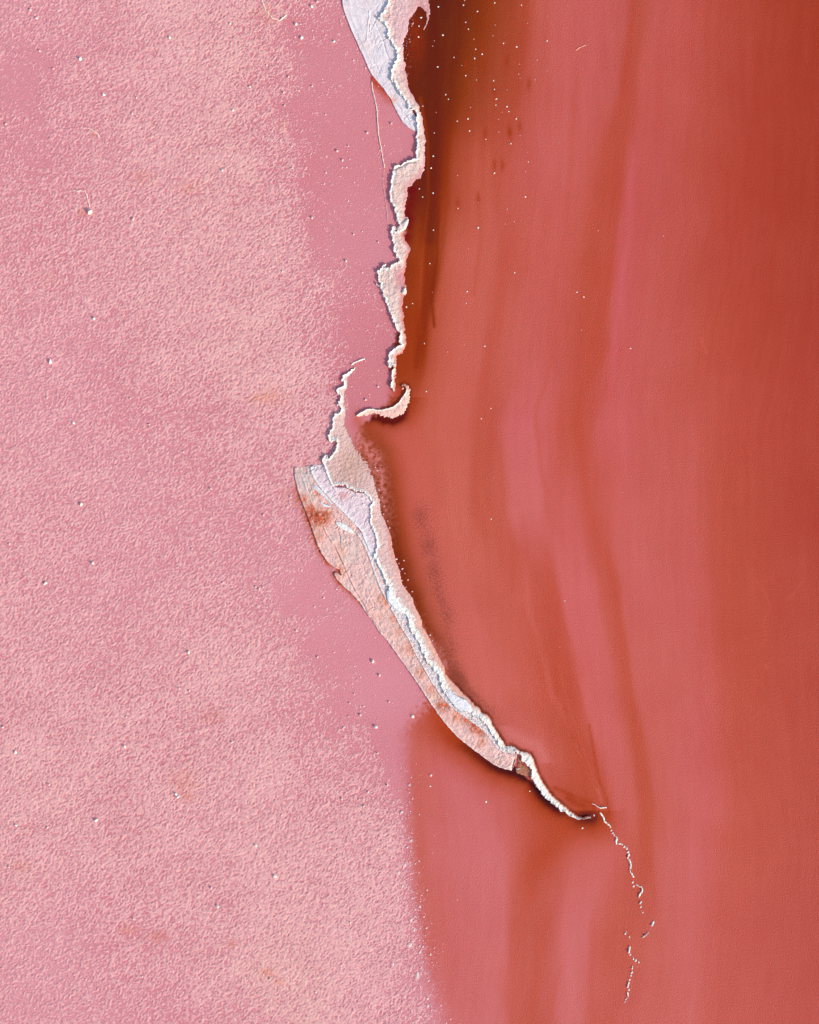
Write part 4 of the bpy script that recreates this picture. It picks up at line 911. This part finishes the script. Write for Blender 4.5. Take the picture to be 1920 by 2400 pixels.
# lumps on the pink flat
V = lambda u, v, y0: (u / 1.797, y0 + v / 1.797)
FL = [(125,42,0,3),(152,77,0,3.4),(335,250,0,4.2),(165,215,0,3),(222,290,0,2.6),(435,400,0,3.6),(22,523,0,2.8),(572,413,0,2.2),(555,480,0,2.4),(712,160,0,3.4),(968,100,0,3),(1310,28,0,3.6),(1333,8,0,3.2),(1245,103,0,4),(1268,160,0,4.4),(1405,175,0,3.4),
      (1050,365,0,3.2),(1192,390,0,3.2),(978,465,0,3.4),(1195,445,0,3),(932,718,0,3),(1417,637,0,3.2),(1440,676,0,2.6),(1543,560,0,3),(1645,520,0,2.8),(558,925,0,3.2),(1312,918,0,3),(375,895,0,6.2),(768,997,0,2.4),(1230,708,0,2.6),(1312,363,0,2.4),(1213,323,0,2.6),
      (1465,615,0,2),(1590,1020,0,2),(1487,987,0,2.2),
      (393,264,600,4),(210,447,600,4.8),(195,598,600,2.8),(307,703,600,3.4),(627,710,600,2.4),(885,980,600,3),(1053,975,600,2.8),(340,1045,600,4.2),(93,80,600,2.6),(1455,22,600,2.8),(1187,66,600,2.4),(1590,550,600,2.4),(1537,605,600,2.2),(546,600,600,2.2),(770,825,600,2.4),(1222,1015,600,2.8),
      (37,135,1200,3),(388,215,1200,4.2),(190,299,1200,3.6),(1108,13,1200,3),(806,155,1200,2.2),(937,297,1200,2.6),(1075,315,1200,2.6),(1090,325,1200,3),(1106,316,1200,2.4),(792,590,1200,4),(752,743,1200,2.8),(795,752,1200,2.8),(530,862,1200,3),(10,905,1200,3.2),(523,987,1200,4),(62,1013,1200,4),(1568,630,1200,4.2),
      (1595,687,1200,3),(1580,905,1200,4.2),(975,968,1200,2.6),(1245,500,1200,2.4),(1470,805,1200,2.2),(1515,855,1200,2.6),(1587,1015,1200,2.6),(1335,610,1200,2.2),(1490,765,1200,2),(1635,800,1200,2),
      (205,70,1800,3),(738,108,1800,4.2),(746,122,1800,4.0),(402,220,1800,4.4),(65,240,1800,3.4),(198,250,1800,3),(35,417,1800,3),(1075,326,1800,4),(1155,455,1800,4.2),(887,505,1800,3.2),(915,583,1800,3.8),(560,635,1800,3),(597,877,1800,2.6),(325,940,1800,2.2),(1135,888,1800,2.8),(1548,100,1800,3),
      (1437,130,1800,3),(1530,160,1800,3),(1628,72,1800,2.6),(1472,650,1800,2.8),(360,890,1800,2)]
NAMED = {(335,250,0): 'white lump with a dark left side in the upper left of the pink flat', (375,895,0): 'largest white lump on the flat, rust-stained at its foot, near the left edge', (1268,160,0): 'larger of two smooth white lumps left of the white slab',
         (1245,103,0): 'smaller and upper of two smooth white lumps left of the white slab', (435,400,0): 'star-shaped pale lump above the slanting rim near the left edge', (393,264,600): 'white lump alone on the pink flat, directly above the big left-hand one',
         (210,447,600): 'big white lump beside a dark crater, near the left edge above mid height', (340,1045,600): 'bright white lump alone near the left edge, just below mid height', (388,215,1200): 'white lump with a blue shadow left of the orange mud slab',
         (1568,630,1200): 'star-shaped white lump in the smooth pink brine left of the lower spit', (1580,905,1200): 'white lump with a tail left of the red brine where it begins', (792,590,1200): 'white lump on the rough sandy-pink crust left of the lower spit',
         (523,987,1200): 'white lump with a dark hollow on the rough crust in the lower left', (62,1013,1200): 'white lump close to the left edge in the lower third', (738,108,1800): 'upper stone of a close pair of pale lumps on the rusty patch', (746,122,1800): 'lower stone of a close pair of pale lumps on the rusty patch',
         (402,220,1800): 'brightest white lump in the lower left of the flat, shadow on its left', (1075,326,1800): 'white lump with a violet shadow, upper right of the lower flat', (1155,455,1800): 'white lump with a wide violet shadow, on the crust left of the ragged edge', (915,583,1800): 'white lump with a dark notch, lowest of a row of three near the bottom',
         (1417,637,0): 'small bright white lump with a thin tail in pink brine near the bank', (1405,175,0): 'pale lump in smooth pink brine, nearest to the white slab', (558,925,0): 'round white lump on the crust in the upper left, right of the largest one',
         (712,160,0): 'white lump on the sandy crust at upper middle of the pink flat', (190,299,1200): 'small white lump left of and below the one with a blue-grey shadow', (307,703,600): 'white lump on the smooth-looking pink flat just above mid height at left'}
for u, v, y0, r in FL:
    x, y = V(u, v, y0)
    lb = NAMED.get((u, v, y0))
    if not lb:
        if x > 620 and y < 1000: lb = 'small white lump on the smooth pink brine between the crusted flat and the upper bank'
        elif x > 600: lb = 'small white lump in the pink brine and crust left of the lower spit'
        elif y < 800: lb = 'small white lump on the crusted pink flat in the upper left'
        elif y < 1700: lb = 'small white lump on the crusted pink flat at middle left'
        else: lb = 'small white lump on the crusted pink flat in the lower left'
    lump(x + 1.5, y, r * 0.82, lb, 'salt lumps on the pink flat', 'white' if r > 3.3 else 'pale', el=rnd.uniform(1, 1.35), hz=1.6, sink=-0.02)

# fine scatter of crystals over the smooth pink brine: too many and too small to count
def crystals():
    r = np.random.RandomState(5)
    pts = []
    n = 5200
    x = r.uniform(610, 960, n); y = r.uniform(-20, 1000, n); p = r.rand(n)
    bankx = np.interp(y, [0, 120, 220, 300, 370, 480, 560, 700, 800, 900, 1000], [795, 850, 880, 925, 900, 905, 880, 895, 905, 918, 800])
    k = (x < bankx - 4) & (p < np.interp(x, [610, 700, 800, 960], [1, .55, .3, .3]))
    pts += list(zip(x[k], y[k]))
    x = r.uniform(640, 1000, n); y = r.uniform(1200, 2400, n); p = r.rand(n)
    sx = np.interp(y, [1200, 1300, 1400, 1500, 1600, 1700, 1800, 2000, 2400], [715, 760, 850, 910, 960, 930, 925, 975, 1040])
    k = (x < sx - 6) & (p < np.interp(x, [640, 760, 900, 1000], [.9, .5, .3, .5]))
    pts += list(zip(x[k], y[k]))
    n = 700
    y = r.uniform(1780, 2400, n); ex = np.interp(y, [1780, 1900, 2000, 2100, 2200, 2300, 2400], [938, 948, 956, 968, 984, 1004, 1032])
    x = ex - 26 + r.gamma(2.0, 13.0, n)
    pts += list(zip(x, y))
    pts = np.array(pts)
    m = len(pts)
    rad = (0.45 + r.gamma(1.6, 0.38, m)) * S
    base = np.array([[1, 0, 0], [.3, .95, 0], [-.8, .6, 0], [-.8, -.6, 0], [.3, -.95, 0], [0.1, 0, .8]])
    rot = r.uniform(0, 6.28, m)
    ct, st_ = np.cos(rot), np.sin(rot)
    co = np.zeros((m, 6, 3))
    co[:, :, 0] = (base[None, :, 0] * ct[:, None] - base[None, :, 1] * st_[:, None]) * rad[:, None] + WX(pts[:, 0])[:, None]
    co[:, :, 1] = (base[None, :, 0] * st_[:, None] + base[None, :, 1] * ct[:, None]) * rad[:, None] + WY(pts[:, 1])[:, None]
    co[:, :, 2] = base[None, :, 2] * rad[:, None] + 0.0 - (base[None, :, 2] < .1) * 0.02
    tri = np.array([[0, 1, 5], [1, 2, 5], [2, 3, 5], [3, 4, 5], [4, 0, 5]])
    f = (tri[None] + (np.arange(m) * 6)[:, None, None]).reshape(-1, 3)
    me = bpy.data.meshes.new('salt_crystals')
    me.from_pydata(co.reshape(-1, 3).tolist(), [], f.tolist())
    at = me.attributes.new('Col', 'FLOAT_COLOR', 'POINT')
    c = np.ones((m, 6, 4), np.float32); c[:, :, :3] = alb((230, 178, 184))
    at.data.foreach_set('color', c.ravel())
    me.materials.append(M_SALT)
    o = bpy.data.objects.new('salt_crystals', me); C.objects.link(o)
    tag(o, 'fine scatter of tiny pale salt crystals over the smooth pink brine', 'salt crystals', kind='stuff')
crystals()

# ------------------------------------------------------------------ the broken chain beyond the tip
CH = 'salt rocks of the broken chain beyond the spit tip'
def F(u, v): return (1280 + u / 3.994, 1860 + v / 3.994)
def chain(pts, w, lb):
    """an elongated ragged rock following a short line"""
    p = jag([F(*q) for q in pts], 0.7, 5, int(pts[0][0]), 1.0)
    cx, cy = p.mean(0)
    x0, y0 = p.min(0) - w * 2; x1, y1 = p.max(0) + w * 2
    X, Y = np.meshgrid(np.arange(x0, x1, 0.55), np.arange(y0, y1, 0.55))
    d = dist(X, Y, p, w * 3)
    sd = int(pts[0][1])
    ww = w * (0.8 + 0.55 * fbm(X, Y, 7, sd, 2))
    h = 0.16 * (1 - (d / ww) ** 2) * (0.8 + 0.6 * fbm(X, Y, 6, sd + 1, 3)) * min(1, w / 2.2)
    c = alb(np.clip(W(244, 226, 220) + (fbm(X, Y, 5, sd + 3, 2) * 9)[..., None], 8, 250))
    c = mixc(c, alb((214, 130, 110)), np.clip(1 - h / 0.05, 0, 1) * .7)
    o = grid_mesh('salt_rock', X, Y, np.where(h > 0, h, -0.04), c, M_SALT, keep=h > 0, origin=(float(WX(cx)), float(WY(cy)), 0))
    o.location = (float(WX(cx)), float(WY(cy)), 0)
    tag(o, lb, 'salt rock', CH)
for pts, w, lb in [
    ([(432, 95), (450, 100), (470, 115), (492, 127)], 1.5, 'thin rock arm pointing left, topmost in the chain just past the spit tip'),
    ([(496, 130), (515, 137), (535, 130), (562, 129)], 2.0, 'ragged white rock topmost in the chain, pointing right'),
    ([(508, 182), (522, 200), (535, 225), (545, 255)], 2.6, 'long white rock heading the chain, first below the pair past the tip'),
    ([(548, 262), (570, 278), (590, 292), (604, 315)], 2.4, 'slanting white rock second along the chain, touching the first'),
    ([(662, 425), (655, 445), (656, 468)], 2.5, 'upright stubby white rock at the first bend of the chain'),
    ([(682, 468), (698, 470), (712, 478)], 1.9, 'flat white rock right of the stubby one at the first bend'),
    ([(775, 568), (768, 585), (766, 602)], 2.2, 'upright white rock above the longest rock of the chain'),
    ([(776, 618), (790, 645), (792, 670), (788, 700)], 2.6, 'longest upright white rock in the middle of the chain'),
    ([(784, 716), (790, 740)], 2.0, 'short white rock directly under the longest one'),
    ([(796, 745), (808, 762), (816, 780)], 2.3, 'slanting white rock ending the middle run of the chain'),
    ([(846, 853), (862, 862), (880, 872)], 1.7, 'slanting thin rock at the top of the small hook in the chain'),
    ([(888, 870), (900, 892), (896, 918)], 2.1, 'curved white rock forming the outer bend of the small hook'),
    ([(892, 925), (876, 940), (867, 970)], 2.2, 'white rock at the lower end of the small hook'),
    ([(890, 1008), (877, 1032)], 2.3, 'single drop-shaped white rock below the small hook'),
    ([(1006, 1200), (998, 1220), (988, 1236)], 2.6, 'stout white rock standing apart furthest right in the chain'),
    ([(903, 1345), (922, 1333), (938, 1322)], 1.9, 'slanting pale rock, lower left end of the side branch'),
    ([(942, 1312), (960, 1300)], 1.3, 'thin pink rock joining the side branch'),
    ([(783, 1434), (780, 1460), (775, 1487)], 2.3, 'upright white rock in the lower chain, below a gap'),
    ([(775, 1765), (768, 1788), (762, 1812)], 2.1, 'upright white rock low in the last run of the chain'),
    ([(762, 1860), (764, 1882), (768, 1902)], 2.0, 'yellow-tinged white rock near the very end of the chain'),
    ([(755, 1915), (742, 1930)], 1.3, 'thin pink rock, last but one in the chain'),
    ([(745, 1942), (732, 1952)], 1.3, 'thin pink rock at the very end of the chain'),
    ([(810, 1615), (803, 1640)], 1.5, 'thin upright rock starting the last run of the chain')]:
    chain(pts, w, lb)
for u, v, r in [(612, 345, 1.5), (625, 368, 2.0), (636, 384, 1.6), (645, 398, 1.4), (660, 410, 1.8), (733, 497, 2.0), (745, 508, 1.3), (755, 515, 1.9), (768, 547, 2.2), (775, 558, 1.2), (810, 830, 1.9), (818, 818, 1.1), (818, 868, 2.0), (885, 1062, 1.8), (905, 1112, 1.6),
                (740, 1310, 1.9), (752, 1292, 1.2), (778, 1342, 1.6), (783, 1358, 1.1), (787, 1508, 1.7), (815, 1530, 1.0), (818, 1550, 2.0), (838, 1562, 2.2), (867, 1580, 1.8), (858, 1622, 1.0), (803, 1672, 2.0), (793, 1703, 1.9), (782, 1742, 2.0),
                (775, 1838, 1.9), (778, 1826, 1.1), (450, 205, 1.6), (895, 1098, 1.0), (980, 1268, 1.0)]:
    x, y = F(u, v)
    if v < 600: lb = 'small white salt rock linking the larger ones in the upper run of the chain'
    elif v < 1200: lb = 'small white salt rock round the small hook in the middle of the chain'
    else: lb = 'small white salt rock in the scattered lower run of the chain'
    if (u, v) == (450, 205): lb = 'tiny rust-tinted rock between the spit tip and the chain'
    lump(x, y, r * 1.05, lb, CH, 'white' if r > 1.4 else 'rose', el=rnd.uniform(1, 1.5), ang=rnd.uniform(30, 110), hz=.9, name='salt_rock', cat='salt rock')

# ------------------------------------------------------------------ labels shared by look-alikes are told apart by their order down the picture
ORD = ['', 'first', 'second', 'third', 'fourth', 'fifth', 'sixth', 'seventh', 'eighth', 'ninth', 'tenth', 'eleventh', 'twelfth', 'thirteenth', 'fourteenth',
       'fifteenth', 'sixteenth', 'seventeenth', 'eighteenth', 'nineteenth', 'twentieth', 'twenty-first', 'twenty-second', 'twenty-third', 'twenty-fourth',
       'twenty-fifth', 'twenty-sixth', 'twenty-seventh', 'twenty-eighth', 'twenty-ninth', 'thirtieth']
SHORT = {
 'small white salt lump in the dark brown strip of water close along the upper bank': 'white lumps in dark water along the upper bank',
 'small white salt lump in the dark red stain beside the head of the upper bank': 'white lumps by the red stain at the bank head',
 'small white salt lump among the scatter in the brown-red water right of the upper bank': 'white lumps in the speckled reddish water',
 'tiny half-sunk pinkish salt speck among the scatter in the red water at the top': 'faint pinkish specks in the speckled water',
 'white salt speck in the rust-red water just right of the lower half of the upper bank': 'specks beside the upper bank, lower half',
 'isolated small salt speck in the open salmon water below the speckled patch': 'isolated specks in salmon water above the hooked bar',
 'isolated small salt speck in the open salmon water right of the hooked bar and spit': 'isolated specks in salmon water right of the spit',
 'pink-white salt speck in the brown margin along the right side of the long spit': 'pinkish specks right beside the long spit',
 'small pale speck breaking the red brine along the ragged right edge of the flat': 'small specks off the ragged flat edge',
 'small white lump on the smooth pink brine between the crusted flat and the upper bank': 'white lumps on smooth brine near the bank',
 'small white lump in the pink brine and crust left of the lower spit': 'small white lumps on the pink left of the spit',
 'small white lump on the crusted pink flat in the upper left': 'small white lumps on the crusted upper left flat',
 'small white lump on the crusted pink flat at middle left': 'small white lumps on the crusted middle left flat',
 'small white lump on the crusted pink flat in the lower left': 'small white lumps on the crusted lower left flat',
 'small white salt rock linking the larger ones in the upper run of the chain': 'small rocks in the upper run of the chain',
 'small white salt rock round the small hook in the middle of the chain': 'small rocks near the hook in the chain',
 'small white salt rock in the scattered lower run of the chain': 'small rocks in the lower run of the chain'}
sets = {}
for o in list(C.objects):
    if o.parent is None and o.get('label') in SHORT: sets.setdefault(o['label'], []).append(o)
for lb, os_ in sets.items():
    os_.sort(key=lambda o: -o.location.y)
    n = len(os_)
    for i, o in enumerate(os_):
        o['label'] = (ORD[i + 1] + ' from the top') + ' of the ' + SHORT[lb] if i < (n + 1) // 2 else (('lowest' if i == n - 1 else ORD[n - i] + ' from the bottom') + ' of the ' + SHORT[lb])
import re
for o in C.objects:
    if o.get('label') and len(re.findall(r"[A-Za-z]+", o['label'])) > 15: print('LONG', o['label'])
